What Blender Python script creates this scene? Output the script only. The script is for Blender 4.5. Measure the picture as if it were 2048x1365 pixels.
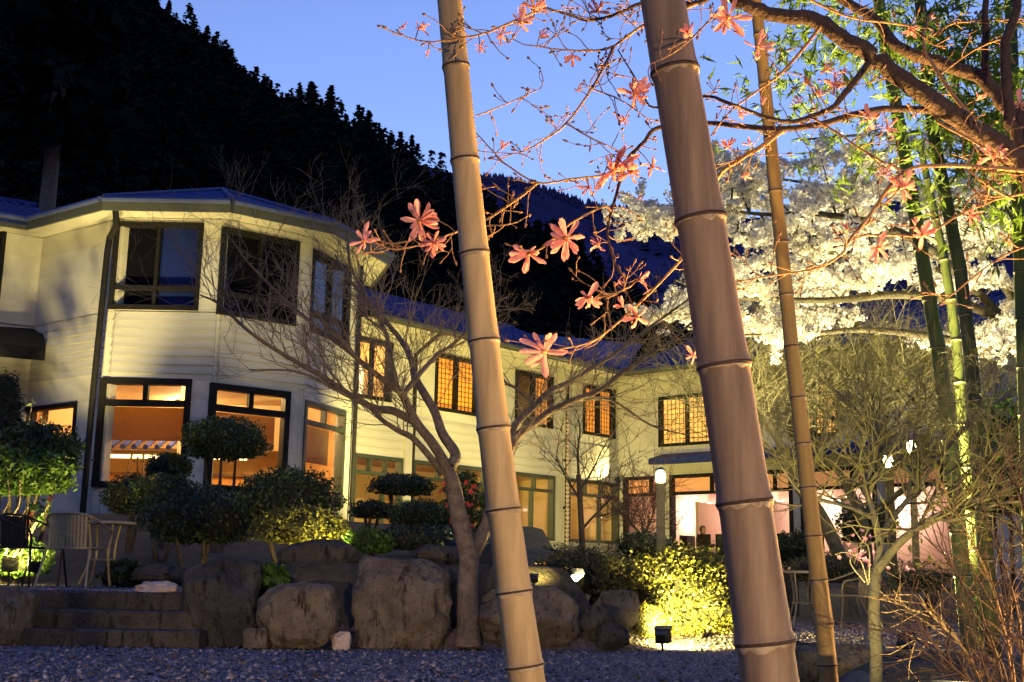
import bpy, bmesh, math, random
import numpy as np
from mathutils import Vector, Matrix, noise

for _o in list(bpy.data.objects):
    bpy.data.objects.remove(_o, do_unlink=True)
SC = bpy.context.scene
COL = SC.collection
rad = math.radians
RNG = np.random.default_rng(7)
random.seed(7)

# ------------------------------------------------------------------ camera
FPX, CX, CY = 2400.0, 1024.0, 682.5          # focal length and centre in pixels of the 2048x1365 photograph
CAMZ = 0.70
PITCH, ROLL = math.atan((1155 - CY) / FPX), 0.018
FWD = Vector((0, math.cos(PITCH), math.sin(PITCH)))
R0, U0 = Vector((1, 0, 0)), Vector((0, -math.sin(PITCH), math.cos(PITCH)))
RGT = R0 * math.cos(ROLL) + U0 * math.sin(ROLL)
UPV = U0 * math.cos(ROLL) - R0 * math.sin(ROLL)
cam_d = bpy.data.cameras.new('camera'); cam = bpy.data.objects.new('camera', cam_d); COL.objects.link(cam)
cam_d.sensor_width = 36.0; cam_d.lens = FPX / 2048 * 36.0
cam_d.clip_start = 0.05; cam_d.clip_end = 4000
cam.matrix_world = Matrix(((RGT.x, UPV.x, -FWD.x, 0), (RGT.y, UPV.y, -FWD.y, 0), (RGT.z, UPV.z, -FWD.z, CAMZ), (0, 0, 0, 1)))
SC.camera = cam

# ------------------------------------------------------------------ dusk sky and exposure
world = bpy.data.worlds.new('World'); SC.world = world; world.use_nodes = True
wn, wl = world.node_tree.nodes, world.node_tree.links
wn.clear()
w_out = wn.new('ShaderNodeOutputWorld'); w_bg = wn.new('ShaderNodeBackground')
w_sky = wn.new('ShaderNodeTexSky'); w_sky.sky_type = 'NISHITA'; w_sky.sun_disc = False
w_sky.sun_elevation = rad(5.0); w_sky.sun_rotation = rad(200)      # the sun has just gone, behind the camera
w_sky.altitude = 300; w_sky.air_density = 1.0; w_sky.dust_density = 0.2; w_sky.ozone_density = 3.0
w_tint = wn.new('ShaderNodeMix'); w_tint.data_type = 'RGBA'; w_tint.blend_type = 'MULTIPLY'
w_tint.inputs[0].default_value = 1.0
w_tint.inputs[7].default_value = (1.16, 0.80, 1.0, 1)
wl.new(w_sky.outputs[0], w_tint.inputs[6]); wl.new(w_tint.outputs[2], w_bg.inputs[0])
w_bg.inputs[1].default_value = 0.11
wl.new(w_bg.outputs[0], w_out.inputs[0])
vs = SC.view_settings
vs.view_transform = 'Standard'; vs.look = 'None'; vs.exposure = 2.0          # a long exposure at dusk; vs.gamma = 1.0
SC.render.engine = 'CYCLES'
cy = SC.cycles
cy.use_denoising = True
cy.max_bounces = 6; cy.diffuse_bounces = 3; cy.glossy_bounces = 3; cy.transmission_bounces = 4; cy.transparent_max_bounces = 10
cy.sample_clamp_indirect = 4.0; cy.caustics_reflective = False; cy.caustics_refractive = False
cy.use_light_tree = True

def ray(px, py):
    return FWD + RGT * ((px - CX) / FPX) + UPV * ((CY - py) / FPX)
def un(px, py, Y):
    """the point seen at a pixel of the photograph that stands Y metres in front of the camera"""
    d = ray(px, py); t = Y / d.y
    return Vector((d.x * t, Y, CAMZ + d.z * t))
def onz(px, py, z):
    d = ray(px, py); t = (z - CAMZ) / d.z
    return Vector((d.x * t, d.y * t, z))

# ------------------------------------------------------------------ scene-graph helpers
ORG = {}
def org(o):
    return ORG[o.name] if o is not None else Vector((0, 0, 0))
def tag(o, label=None, cat=None, group=None, kind=None):
    if label: o['label'] = label
    if cat: o['category'] = cat
    if group: o['group'] = group
    if kind: o['kind'] = kind
    return o
def thing(name, label, cat, loc=(0, 0, 0), group=None):
    o = bpy.data.objects.new(name, None); COL.objects.link(o)
    o.empty_display_size = 0.1
    o.location = loc; ORG[o.name] = Vector(loc)
    return tag(o, label, cat, group)
def link(name, me, m=None, parent=None, loc=None):
    o = bpy.data.objects.new(name, me); COL.objects.link(o)
    if m is not None and len(me.materials) == 0: me.materials.append(m)
    p = org(parent)
    if parent is not None: o.parent = parent
    ORG[o.name] = Vector(p)
    return o
def mesh_np(name, V, F, m, parent=None, smooth=False):
    """one mesh object from world-space vertices; F is an (n,k) array or a list of face tuples"""
    V = np.asarray(V, dtype=np.float32).reshape(-1, 3)
    origin = org(parent)
    if parent is None:
        origin = Vector((float((V[:, 0].min() + V[:, 0].max()) / 2), float((V[:, 1].min() + V[:, 1].max()) / 2), float(V[:, 2].min())))
    V = V - np.array(origin, dtype=np.float32)
    me = bpy.data.meshes.new(name)
    if isinstance(F, np.ndarray):
        n, k = F.shape
        me.vertices.add(len(V)); me.vertices.foreach_set('co', V.ravel())
        me.loops.add(n * k); me.loops.foreach_set('vertex_index', F.astype(np.int32).ravel())
        me.polygons.add(n)
        me.polygons.foreach_set('loop_start', np.arange(0, n * k, k, dtype=np.int32))
        me.update(calc_edges=True)
    else:
        me.from_pydata(V.tolist(), [], [tuple(int(i) for i in f) for f in F]); me.update()
    if smooth:
        me.polygons.foreach_set('use_smooth', np.ones(len(me.polygons), dtype=bool))
    o = bpy.data.objects.new(name, me); COL.objects.link(o)
    me.materials.append(m)
    if parent is not None:
        o.parent = parent
    else:
        o.location = origin
    ORG[o.name] = Vector(origin)
    return o
def place(name, me, M, parent=None, m=None):
    """an object that shares mesh data, put at world matrix M under its parent"""
    o = bpy.data.objects.new(name, me); COL.objects.link(o)
    if m is not None and len(me.materials) == 0: me.materials.append(m)
    if parent is not None:
        o.parent = parent
        o.matrix_basis = Matrix.Translation(-org(parent)) @ M
    else:
        o.matrix_basis = M
    ORG[o.name] = Vector(org(parent)) if parent is not None else M.translation.copy()
    return o

class MB:
    """collects faces"""
    def __init__(s): s.v = []; s.f = []
    def add(s, V, F):
        b = len(s.v); s.v += [tuple(p) for p in V]; s.f += [tuple(i + b for i in f) for f in F]; return s
    def hexa(s, P):          # 8 points: bottom 4 ccw, top 4 ccw
        return s.add(P, [(3, 2, 1, 0), (4, 5, 6, 7), (0, 1, 5, 4), (1, 2, 6, 5), (2, 3, 7, 6), (3, 0, 4, 7)])
    def box(s, a, b):
        x0, y0, z0 = a; x1, y1, z1 = b
        return s.hexa([(x0, y0, z0), (x1, y0, z0), (x1, y1, z0), (x0, y1, z0), (x0, y0, z1), (x1, y0, z1), (x1, y1, z1), (x0, y1, z1)])
    def wbox(s, w, u0, u1, z0, z1, o0, o1):      # a box on a wall: along u, height z, offset o out of the wall
        P = [w.pt(u0, z0, o0), w.pt(u1, z0, o0), w.pt(u1, z0, o1), w.pt(u0, z0, o1), w.pt(u0, z1, o0), w.pt(u1, z1, o0), w.pt(u1, z1, o1), w.pt(u0, z1, o1)]
        return s.hexa(P)
    def tube(s, pts, r, sides=8, cap=True):
        V, F = tube_np([np.array([tuple(p) for p in pts], float)], [np.broadcast_to(np.asarray(r, float), (len(pts),)).copy()], sides)
        b = len(s.v)
        s.v += [tuple(p) for p in V]; s.f += [tuple(int(i) + b for i in f) for f in F]
        if cap:
            n = len(pts)
            s.f.append(tuple(b + i for i in range(sides))[::-1]); s.f.append(tuple(b + (n - 1) * sides + i for i in range(sides)))
        return s
    def lathe(s, prof, c, seg=20):
        cx, cy, cz = c; V = []; F = []
        for r, z in prof:
            for k in range(seg):
                a = 2 * math.pi * k / seg; V.append((cx + r * math.cos(a), cy + r * math.sin(a), cz + z))
        for i in range(len(prof) - 1):
            for k in range(seg):
                k2 = (k + 1) % seg
                F.append((i * seg + k, i * seg + k2, (i + 1) * seg + k2, (i + 1) * seg + k))
        F.append(tuple(range(seg))[::-1]); F.append(tuple((len(prof) - 1) * seg + k for k in range(seg)))
        return s.add(V, F)
    def build(s, name, m, parent=None, smooth=False):
        return mesh_np(name, s.v, s.f, m, parent, smooth)

def tube_np(polys, radii, sides=5):
    """tubes round polylines -> V, F (quads)"""
    Vs, Fs, b = [], [], 0
    ang = np.linspace(0, 2 * np.pi, sides, endpoint=False); ca, sa = np.cos(ang), np.sin(ang)
    for P, r in zip(polys, radii):
        P = np.asarray(P, float); n = len(P)
        T = np.gradient(P, axis=0); T /= np.linalg.norm(T, axis=1)[:, None] + 1e-9
        ref = np.zeros(3); ref[np.argmin(np.abs(T.mean(0)))] = 1.0
        A = np.cross(T, ref); A /= np.linalg.norm(A, axis=1)[:, None] + 1e-9
        B = np.cross(T, A)
        ring = P[:, None, :] + np.asarray(r)[:, None, None] * (A[:, None, :] * ca[None, :, None] + B[:, None, :] * sa[None, :, None])
        Vs.append(ring.reshape(-1, 3))
        i = np.arange(n - 1)[:, None] * sides; k = np.arange(sides)[None, :]; k2 = (k + 1) % sides
        Fs.append(np.stack([i + k, i + k2, i + sides + k2, i + sides + k], -1).reshape(-1, 4) + b)
        b += n * sides
    return np.concatenate(Vs), np.concatenate(Fs)
def tubes(name, polys, radii, m, parent, sides=5, smooth=True):
    V, F = tube_np(polys, radii, sides)
    return mesh_np(name, V, F, m, parent, smooth)
def spline(pts, n=6):
    """smooth curve through points (Catmull-Rom)"""
    P = np.array([tuple(p) for p in pts], float)
    if len(P) < 3:
        t = np.linspace(0, 1, n + 1)[:, None]; return P[0] * (1 - t) + P[-1] * t
    Q = np.vstack([2 * P[0] - P[1], P, 2 * P[-1] - P[-2]]); out = []
    for i in range(1, len(Q) - 2):
        p0, p1, p2, p3 = Q[i - 1], Q[i], Q[i + 1], Q[i + 2]
        for t in np.linspace(0, 1, n, endpoint=False):
            out.append(.5 * ((2 * p1) + (-p0 + p2) * t + (2 * p0 - 5 * p1 + 4 * p2 - p3) * t * t + (-p0 + 3 * p1 - 3 * p2 + p3) * t ** 3))
    out.append(P[-1]); return np.array(out)

def unit_rand(n, rng=RNG):
    v = rng.normal(size=(n, 3)); return v / (np.linalg.norm(v, axis=1)[:, None] + 1e-9)
def leaf_cloud(C, size, aspect=0.5, normals=None, spread=0.8, fold=0.18, dirs=None, rng=RNG, jitter=0.5):
    """leaf-shaped quads at centres C -> V, F"""
    n = len(C)
    N = unit_rand(n, rng)
    if normals is not None: N = normals * (1 - spread) + N * spread
    N /= np.linalg.norm(N, axis=1)[:, None] + 1e-9
    D = unit_rand(n, rng) if dirs is None else dirs + unit_rand(n, rng) * 0.35
    D -= N * (D * N).sum(1)[:, None]; D /= np.linalg.norm(D, axis=1)[:, None] + 1e-9
    S = np.cross(N, D)
    L = size * (1 + jitter * rng.uniform(-1, 1, n))[:, None]
    V = np.stack([C - D * L * .5, C + S * L * aspect * .5 + N * L * fold * .5, C + D * L * .5, C - S * L * aspect * .5 + N * L * fold * .5], 1).reshape(-1, 3)
    F = np.arange(n * 4).reshape(n, 4)
    return V, F

# ------------------------------------------------------------------ materials
MATS = {}
def mat(name, col, rough=0.7, var=0.15, scale=6.0, bump=0.0, bscale=30.0, island=0.0, metal=0.0, spec=0.5, col2=None, stretch=None, trans=0.0, detail=6.0):
    m = bpy.data.materials.new(name); m.use_nodes = True
    N, L = m.node_tree.nodes, m.node_tree.links
    b = N['Principled BSDF']; b.inputs['Roughness'].default_value = rough; b.inputs['Metallic'].default_value = metal
    b.inputs['Specular IOR Level'].default_value = spec
    tc = N.new('ShaderNodeTexCoord'); mp = N.new('ShaderNodeMapping'); L.new(tc.outputs['Object'], mp.inputs[0])
    if stretch: mp.inputs['Scale'].default_value = stretch
    nz = N.new('ShaderNodeTexNoise'); nz.inputs['Scale'].default_value = scale; nz.inputs['Detail'].default_value = detail; nz.inputs['Roughness'].default_value = .65
    L.new(mp.outputs[0], nz.inputs['Vector'])
    rp = N.new('ShaderNodeValToRGB'); rp.color_ramp.elements[0].position = .3; rp.color_ramp.elements[1].position = .7
    c = np.array(col[:3])
    lo = c * (1 - var); hi = np.array(col2[:3]) if col2 is not None else c * (1 + var)
    rp.color_ramp.elements[0].color = (*lo, 1); rp.color_ramp.elements[1].color = (*hi, 1)
    L.new(nz.outputs['Fac'], rp.inputs[0])
    out = rp.outputs[0]
    if island:
        g = N.new('ShaderNodeNewGeometry'); mr = N.new('ShaderNodeMapRange')
        mr.inputs['To Min'].default_value = 1 - island; mr.inputs['To Max'].default_value = 1 + island
        L.new(g.outputs['Random Per Island'], mr.inputs['Value'])
        mx = N.new('ShaderNodeMix'); mx.data_type = 'RGBA'; mx.blend_type = 'MULTIPLY'; mx.inputs[0].default_value = 1
        L.new(out, mx.inputs[6]); L.new(mr.outputs[0], mx.inputs[7]); out = mx.outputs[2]
    L.new(out, b.inputs['Base Color'])
    if bump:
        n2 = N.new('ShaderNodeTexNoise'); n2.inputs['Scale'].default_value = bscale; n2.inputs['Detail'].default_value = 5
        L.new(mp.outputs[0], n2.inputs['Vector'])
        bp = N.new('ShaderNodeBump'); bp.inputs['Strength'].default_value = bump; bp.inputs['Distance'].default_value = .03
        L.new(n2.outputs['Fac'], bp.inputs['Height']); L.new(bp.outputs[0], b.inputs['Normal'])
    if trans:                                    # light that shines through thin leaves and petals
        t = N.new('ShaderNodeBsdfTranslucent'); ms = N.new('ShaderNodeMixShader'); ms.inputs[0].default_value = trans
        L.new(out, t.inputs[0]); L.new(b.outputs[0], ms.inputs[1]); L.new(t.outputs[0], ms.inputs[2])
        L.new(ms.outputs[0], N['Material Output'].inputs[0])
    MATS[name] = m
    return m
def rock_mat(name, col, light, spots, moss):
    """pitted stone: two scales of grain, pale lichen spots, dark streaks and a little moss"""
    m = bpy.data.materials.new(name); m.use_nodes = True
    N, L = m.node_tree.nodes, m.node_tree.links; b = N['Principled BSDF']; b.inputs['Roughness'].default_value = .95; b.inputs['Specular IOR Level'].default_value = .2
    tc = N.new('ShaderNodeTexCoord')
    def nz(scale, detail=8, st=None):
        n = N.new('ShaderNodeTexNoise'); n.inputs['Scale'].default_value = scale; n.inputs['Detail'].default_value = detail; n.inputs['Roughness'].default_value = .7
        if st: mp = N.new('ShaderNodeMapping'); mp.inputs['Scale'].default_value = st; L.new(tc.outputs['Object'], mp.inputs[0]); L.new(mp.outputs[0], n.inputs['Vector'])
        else: L.new(tc.outputs['Object'], n.inputs['Vector'])
        return n.outputs['Fac']
    def ramp(src, a, b_): r = N.new('ShaderNodeMapRange'); r.inputs['From Min'].default_value = a; r.inputs['From Max'].default_value = b_; L.new(src, r.inputs['Value']); return r.outputs[0]
    def mix(f, c1, c2):
        x = N.new('ShaderNodeMix'); x.data_type = 'RGBA'; L.new(f, x.inputs[0])
        for s, c in ((6, c1), (7, c2)):
            if isinstance(c, tuple): x.inputs[s].default_value = (*c, 1)
            else: L.new(c, x.inputs[s])
        return x.outputs[2]
    c = mix(ramp(nz(3.0), .35, .65), col, light)
    c = mix(ramp(nz(7, 8, (1.6, 1.6, .35)), .54, .64), c, tuple(v * .35 for v in col))       # rain streaks
    c = mix(ramp(nz(26, 6), .56, .66), c, tuple(v * .45 for v in col))                         # pits
    c = mix(ramp(nz(34, 4), .66, .71), c, spots)                                                # lichen
    c = mix(ramp(nz(4.2), .60, .72), c, moss)
    L.new(c, b.inputs['Base Color'])
    bp = N.new('ShaderNodeBump'); bp.inputs['Strength'].default_value = .9; bp.inputs['Distance'].default_value = .035
    ad = N.new('ShaderNodeMath'); ad.operation = 'ADD'; L.new(nz(9, 10), ad.inputs[0]); L.new(nz(40, 4), ad.inputs[1]); L.new(ad.outputs[0], bp.inputs['Height']); L.new(bp.outputs[0], b.inputs['Normal'])
    return m
def emit(name, col, strength):
    m = bpy.data.materials.new(name); m.use_nodes = True
    b = m.node_tree.nodes['Principled BSDF']
    b.inputs['Base Color'].default_value = (*col, 1); b.inputs['Emission Color'].default_value = (*col, 1); b.inputs['Emission Strength'].default_value = strength / 4
    return m
def glass(name, tint=(1, 1, 1), refl=0.08):
    m = bpy.data.materials.new(name); m.use_nodes = True
    N, L = m.node_tree.nodes, m.node_tree.links; N.remove(N['Principled BSDF'])
    t = N.new('ShaderNodeBsdfTransparent'); t.inputs[0].default_value = (*tint, 1)
    g = N.new('ShaderNodeBsdfGlossy'); g.inputs['Roughness'].default_value = .02
    lw = N.new('ShaderNodeLayerWeight'); lw.inputs[0].default_value = .5
    pw = N.new('ShaderNodeMath'); pw.operation = 'POWER'; pw.inputs[1].default_value = 5.0; L.new(lw.outputs['Facing'], pw.inputs[0])
    fr = N.new('ShaderNodeMath'); fr.operation = 'MULTIPLY_ADD'; fr.inputs[1].default_value = .9; fr.inputs[2].default_value = .035; L.new(pw.outputs[0], fr.inputs[0])
    ms = N.new('ShaderNodeMixShader'); L.new(fr.outputs[0], ms.inputs[0]); L.new(t.outputs[0], ms.inputs[1]); L.new(g.outputs[0], ms.inputs[2])
    L.new(ms.outputs[0], N['Material Output'].inputs[0])
    return m

def spot(name, loc, target, power, col, angle=70, blend=.6, size=.05, parent=None):
    d = bpy.data.lights.new(name, 'SPOT'); d.energy = power; d.color = col; d.spot_size = rad(angle); d.spot_blend = blend; d.shadow_soft_size = size
    o = bpy.data.objects.new(name, d); COL.objects.link(o)
    v = (Vector(target) - Vector(loc)).normalized()
    o.matrix_basis = Matrix.Translation(Vector(loc) - org(parent)) @ v.to_track_quat('-Z', 'Y').to_matrix().to_4x4()
    if parent: o.parent = parent
    return o
def point(name, loc, power, col, size=.06, parent=None):
    d = bpy.data.lights.new(name, 'POINT'); d.energy = power; d.color = col; d.shadow_soft_size = size
    o = bpy.data.objects.new(name, d); COL.objects.link(o); o.location = Vector(loc) - org(parent)
    if parent: o.parent = parent
    return o
# ------------------------------------------------------------------ palette
M_wall = mat('siding', (.50, .48, .44), .75, .20, 1.3, .15, 60, stretch=(1, 1, .35))
M_panel = mat('wall_panel', (.52, .50, .45), .8, .24, 1.1, .1, 40, stretch=(1, 1, .3), detail=9)
M_soffit = mat('soffit', (.55, .52, .43), .8, .08, 2)
M_base = mat('concrete_base', (.34, .33, .32), .9, .2, 3, .3, 40)
M_frame = mat('dark_window_frame', (.012, .011, .011), .6, .2, 5, spec=.15)
M_gframe = mat('grey_green_frame', (.045, .055, .045), .45, .2, 5)
M_gutter = mat('gutter', (.075, .08, .065), .5, .15, 4)
M_pipe = mat('drainpipe', (.014, .013, .013), .6, .2, 5, spec=.2)
M_roof = mat('roof_sheet', (.016, .030, .17), .8, .2, 4, .1, 20, spec=.08)
M_tile = mat('roof_tiles', (.018, .032, .16), .6, .3, 5, .1, 20, spec=.2)
M_cap = mat('ridge_cap', (.06, .08, .22), .6, .1, 4, spec=.2)
M_gravel = mat('gravel_ground', (.13, .105, .125), .95, .5, 40, .9, 70)
M_peb = mat('pebbles', (.20, .165, .195), .85, .2, 8, island=.55)
M_soil = mat('garden_soil', (.055, .045, .032), 1, .5, 7, .8, 25)
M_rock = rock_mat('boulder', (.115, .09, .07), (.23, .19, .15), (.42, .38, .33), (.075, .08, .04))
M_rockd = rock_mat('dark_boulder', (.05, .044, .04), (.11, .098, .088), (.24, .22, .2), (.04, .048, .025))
M_pale = mat('pale_stone', (.42, .33, .30), .85, .2, 6, .5, 20)
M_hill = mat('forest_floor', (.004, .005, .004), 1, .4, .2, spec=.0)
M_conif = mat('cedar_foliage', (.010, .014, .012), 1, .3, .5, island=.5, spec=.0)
M_mounthaze = mat('hazy_mountain_wood', (.020, .026, .085), 1, .4, .02, spec=.0)  # distant haze put into the blue colour; no air is modelled
M_bark = mat('bark', (.17, .125, .095), .9, .45, 14, .8, 40)
M_barkd = mat('dark_bark', (.075, .055, .045), .9, .4, 14, .8, 40)
M_twig = mat('maple_twigs', (.20, .155, .11), .8, .2, 9)
GL = glass('window_glass')

# ------------------------------------------------------------------ ground
def smooth(a, b, x):
    t = np.clip((x - a) / (b - a), 0, 1); return t * t * (3 - 2 * t)
def ground_z(x, y):
    x = np.asarray(x, float); y = np.asarray(y, float)
    wall_y = 11.9 + 0.25 * np.sin(x * 1.3)
    left = smooth(-2.2, -3.0, x)                                     # terrace with the chairs
    mid = smooth(-3.3, -2.6, x) * smooth(1.15, .55, x)               # planted bank behind the boulders
    z_left = .5 * smooth(11.75, 12.05, y) + .45 * smooth(14.2, 17, y) + .7 * smooth(17, 21, y)
    z_mid = .82 * smooth(11.9, 12.4, y) + .28 * smooth(13, 16, y) + .5 * smooth(17, 22, y)
    right = smooth(.5, 1.2, x)
    z_right = .12 * smooth(12.3, 14, y) + .45 * smooth(17, 21, y) + .28 * smooth(21, 27, y)
    s = left + mid + right + 1e-6
    z = (left * z_left + mid * z_mid + right * z_right) / s
    z = np.where((left + mid + right) < .02, .5 * smooth(11.75, 12.05, y), z)
    front = .28 * smooth(1.6, 2.2, x) * smooth(5.2, 6.6, y) * smooth(8.6, 7.4, y)      # low planted rise at lower right
    return z + front
def gz(x, y): return float(ground_z(x, y))
gx = np.concatenate([np.array([-600, -200, -80, -40, -25]), np.linspace(-16, 16, 161), np.array([25, 40, 80, 200, 600])])
gy = np.concatenate([np.array([-300, -80, -20]), np.linspace(-4, 30, 181), np.array([36, 45, 60, 120, 300])])
X, Y = np.meshgrid(gx, gy); Z = ground_z(X, Y)
Z += .012 * np.sin(X * 7 + np.sin(Y * 5)) * np.cos(Y * 6.3) * (np.abs(X) < 16) * (Y < 30)
nx, ny = len(gx), len(gy)
ii = (np.arange(ny - 1)[:, None] * nx + np.arange(nx - 1)[None, :]).ravel()
quads = np.stack([ii, ii + 1, ii + nx + 1, ii + nx], 1)
g = mesh_np('ground', np.stack([X, Y, Z], -1).reshape(-1, 3), quads, M_gravel, None, True); tag(g, kind='structure')
# soil of the beds: a second slot chosen by position
g.data.materials.append(M_soil)
cx_ = X[:-1, :-1].ravel(); cy_ = Y[:-1, :-1].ravel()
bed = ((cx_ > -2.8) & (cx_ < 1.0) & (cy_ > 12.05)) | ((cx_ <= -2.8) & (cy_ > 14.3)) | ((cx_ >= 1.0) & (cy_ > 17.6)) | ((cx_ > 1.9) & (cy_ > 5.6) & (cy_ < 8.2))
g.data.polygons.foreach_set('material_index', bed.astype(np.int32))

# loose gravel, every chip real
def pebbles(n, xr, yr, s):
    x = RNG.uniform(*xr, n); y = RNG.uniform(*yr, n)
    z = ground_z(x, y)
    oct_v = np.array([(1, 0, 0), (0, 1, 0), (-1, 0, 0), (0, -1, 0), (0, 0, .6), (0, 0, -.6)], float)
    oct_f = np.array([(0, 1, 4), (1, 2, 4), (2, 3, 4), (3, 0, 4), (1, 0, 5), (2, 1, 5), (3, 2, 5), (0, 3, 5)])
    sc = s * RNG.uniform(.45, 1.25, (n, 1, 3)); a = RNG.uniform(0, 6.28, n)
    v = oct_v[None] * sc + RNG.normal(0, s * .18, (n, 6, 3))
    ca, sa = np.cos(a)[:, None], np.sin(a)[:, None]
    vx = v[..., 0] * ca - v[..., 1] * sa; vy = v[..., 0] * sa + v[..., 1] * ca
    t = RNG.normal(0, .35, n)[:, None]
    vz = v[..., 2] + vx * t
    V = np.stack([vx + x[:, None], vy + y[:, None], vz + z[:, None] + s * .2], -1).reshape(-1, 3)
    F = (oct_f[None] + (np.arange(n) * 6)[:, None, None]).reshape(-1, 3)
    return V, F
V1, F1 = pebbles(30000, (-5.5, 2.6), (7.6, 12.1), .017)
V2, F2 = pebbles(9000, (-6.5, -2.6), (12.0, 14.4), .017)
V3, F3 = pebbles(16000, (1.0, 8.0), (9.0, 17.6), .022)
V4, F4 = pebbles(1600, (-5.5, 3.0), (7.6, 12.1), .034); V3, F3 = np.concatenate([V3, V4]), np.concatenate([F3, F4 + len(V3)])
gv = mesh_np('gravel', np.concatenate([V1, V2, V3]), np.concatenate([F1, F2 + len(V1), F3 + len(V1) + len(V2)]), M_peb)
M_litter = mat('leaf_litter', (.13, .075, .035), .9, .3, 5, island=.5)
lx = RNG.uniform(-5, 6.5, 900); ly = RNG.uniform(8, 16, 900); lz = ground_z(lx, ly) + .022
lv, lf = leaf_cloud(np.stack([lx, ly, lz], 1), .045, .55, np.tile(np.array([0, 0, 1.0]), (900, 1)), .35, .3)
tag(mesh_np('fallen_leaves', lv, lf, M_litter), 'scattered brown leaves fallen on the gravel', 'leaves', kind='stuff')
tag(gv, 'loose blue-grey gravel chips covering the garden floor', 'gravel', kind='stuff')

# ------------------------------------------------------------------ hills
def ridge_sheet(name, pts, depth0, z0, depth1, m, rough, n=120, rows=30):
    """a hillside from its foot at depth0 up to the ridge seen at the given pixels"""
    px = np.array([p[0] for p in pts], float); py = np.array([p[1] for p in pts], float)
    xs = np.linspace(px[0], px[-1], n); ys = np.interp(xs, px, py)
    V = []
    for j in range(rows):
        t = j / (rows - 1)
        for x, y in zip(xs, ys):
            top = un(x, y, depth1)
            foot = un(x, 1000, depth0); foot.z = z0
            p = foot.lerp(top, t)
            p.z = z0 + (top.z - z0) * (t ** 1.15)
            if 0 < j < rows - 1:
                p += noise.noise_vector(p * .05) * rough
            V.append(tuple(p))
    for x, y in zip(xs, ys):                      # the far side falls away behind the ridge
        top = un(x, y, depth1); top.y += 60; top.z *= .4; V.append(tuple(top))
    F = []
    for j in range(rows):
        for i in range(n - 1):
            a = j * n + i; F.append((a, a + 1, a + n + 1, a + n))
    return mesh_np(name, V, F, m, None, True)
RIDGE = [(-900, -1500), (-300, -700), (0, -330), (200, -110), (330, 22), (420, 85), (480, 140), (560, 195), (640, 215), (720, 262), (800, 310), (870, 362), (930, 410), (1010, 440), (1080, 470), (1150, 520), (1200, 575), (1300, 660), (1500, 760), (1900, 900)]
hill = ridge_sheet('hill', RIDGE, 52, 1.5, 170, M_hill, 2.0); tag(hill, kind='structure')
FAR = [(600, 300), (860, 335), (960, 362), (1020, 368), (1090, 388), (1150, 410), (1210, 425), (1280, 432), (1340, 440), (1450, 432), (1600, 440), (1800, 400), (2000, 380), (2300, 330), (2700, 300)]
mount = ridge_sheet('mountain', FAR, 250, 0, 620, M_mounthaze, 4.0, 200, 30); tag(mount, kind='structure')
# unseen slopes added left, right and rear to block the low sky glow
Vv = []; Fv = []; na, nr_ = 73, 9
for i in range(na):
    a = rad(-205 + 230 * i / (na - 1))            # from the left round the back to the right
    for j in range(nr_):
        d = 70 + 26 * j; h = (3 + 118 * (j / (nr_ - 1)) ** .8) * (1 + .18 * math.sin(a * 3.1) + .10 * math.sin(a * 7 + 1))
        fade = min(1.0, (na - 1 - i) / 8, i / 6 + .2)
        Vv.append((d * math.cos(a), 8 + d * math.sin(a), h * fade - 3 + 3 * noise.noise(Vector((a * 4, j * .8, 0)))))
for i in range(na - 1):
    for j in range(nr_ - 1): a = i * nr_ + j; Fv.append((a, a + nr_, a + nr_ + 1, a + 1))
tag(mesh_np('unseen_hills', Vv, Fv, M_hill, None, True), kind='structure')
# a coat of tree tops along the far mountain's crest and flank (one far-off wood)
def cone_wood(name, n, sampler, m, h, w, k=5, tiers=3):
    Vs, Fs, b = [], [], 0
    for i in range(n):
        p = sampler(); hh = h * random.uniform(.6, 1.25); ww = w * random.uniform(.7, 1.2)
        for t in range(tiers):
            zb = hh * (.12 + t * .26); zt = min(hh, zb + hh * .42); r = ww * (1 - t / (tiers + .3))
            ring = [(p.x + r * random.uniform(.7, 1.2) * math.cos(6.283 * q / k + t), p.y + r * random.uniform(.7, 1.2) * math.sin(6.283 * q / k + t), p.z + zb - r * .15 * random.random()) for q in range(k)]
            Vs += ring + [(p.x + random.uniform(-.05, .05) * ww, p.y, p.z + zt)]
            Fs += [(b + q, b + (q + 1) % k, b + k) for q in range(k)]; b += k + 1
    return mesh_np(name, np.array(Vs), np.array(Fs), m)
def on_sheet(pts, depth0, z0, depth1, t, x):
    y = np.interp(x, [p[0] for p in pts], [p[1] for p in pts])
    top = un(x, y, depth1); foot = un(x, 1000, depth0); foot.z = z0
    p = foot.lerp(top, t); p.z = z0 + (top.z - z0) * (t ** 1.15); return p
def s_far():
    return on_sheet(FAR, 250, 0, 620, random.choice([1.0, 1.0, random.uniform(.55, 1)]), random.uniform(930, 1480)) - Vector((0, 0, 2))
tag(cone_wood('far_wood', 700, s_far, M_mounthaze, 6.5, 2.6), 'haze-tinted blue-black wooded flank of the distant mountain', 'wood', kind='stuff')
def cedar_mesh(seed, h, w, n, droop=.25):
    r = np.random.default_rng(seed)
    t = r.uniform(.05, 1, n) ** .85
    prof = (1 - t) ** .8 * (.75 + .25 * np.sin(t * 21 + seed)) + .03
    a = r.uniform(0, 6.28, n); rr = w * prof * r.uniform(.25, 1.05, n)
    C = np.stack([rr * np.cos(a), rr * np.sin(a), t * h - rr * droop], 1)
    D = np.stack([np.cos(a), np.sin(a), np.full(n, -.15)], 1)
    return leaf_cloud(C, h * .075, .55, None, 1, .2, D, r)
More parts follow.
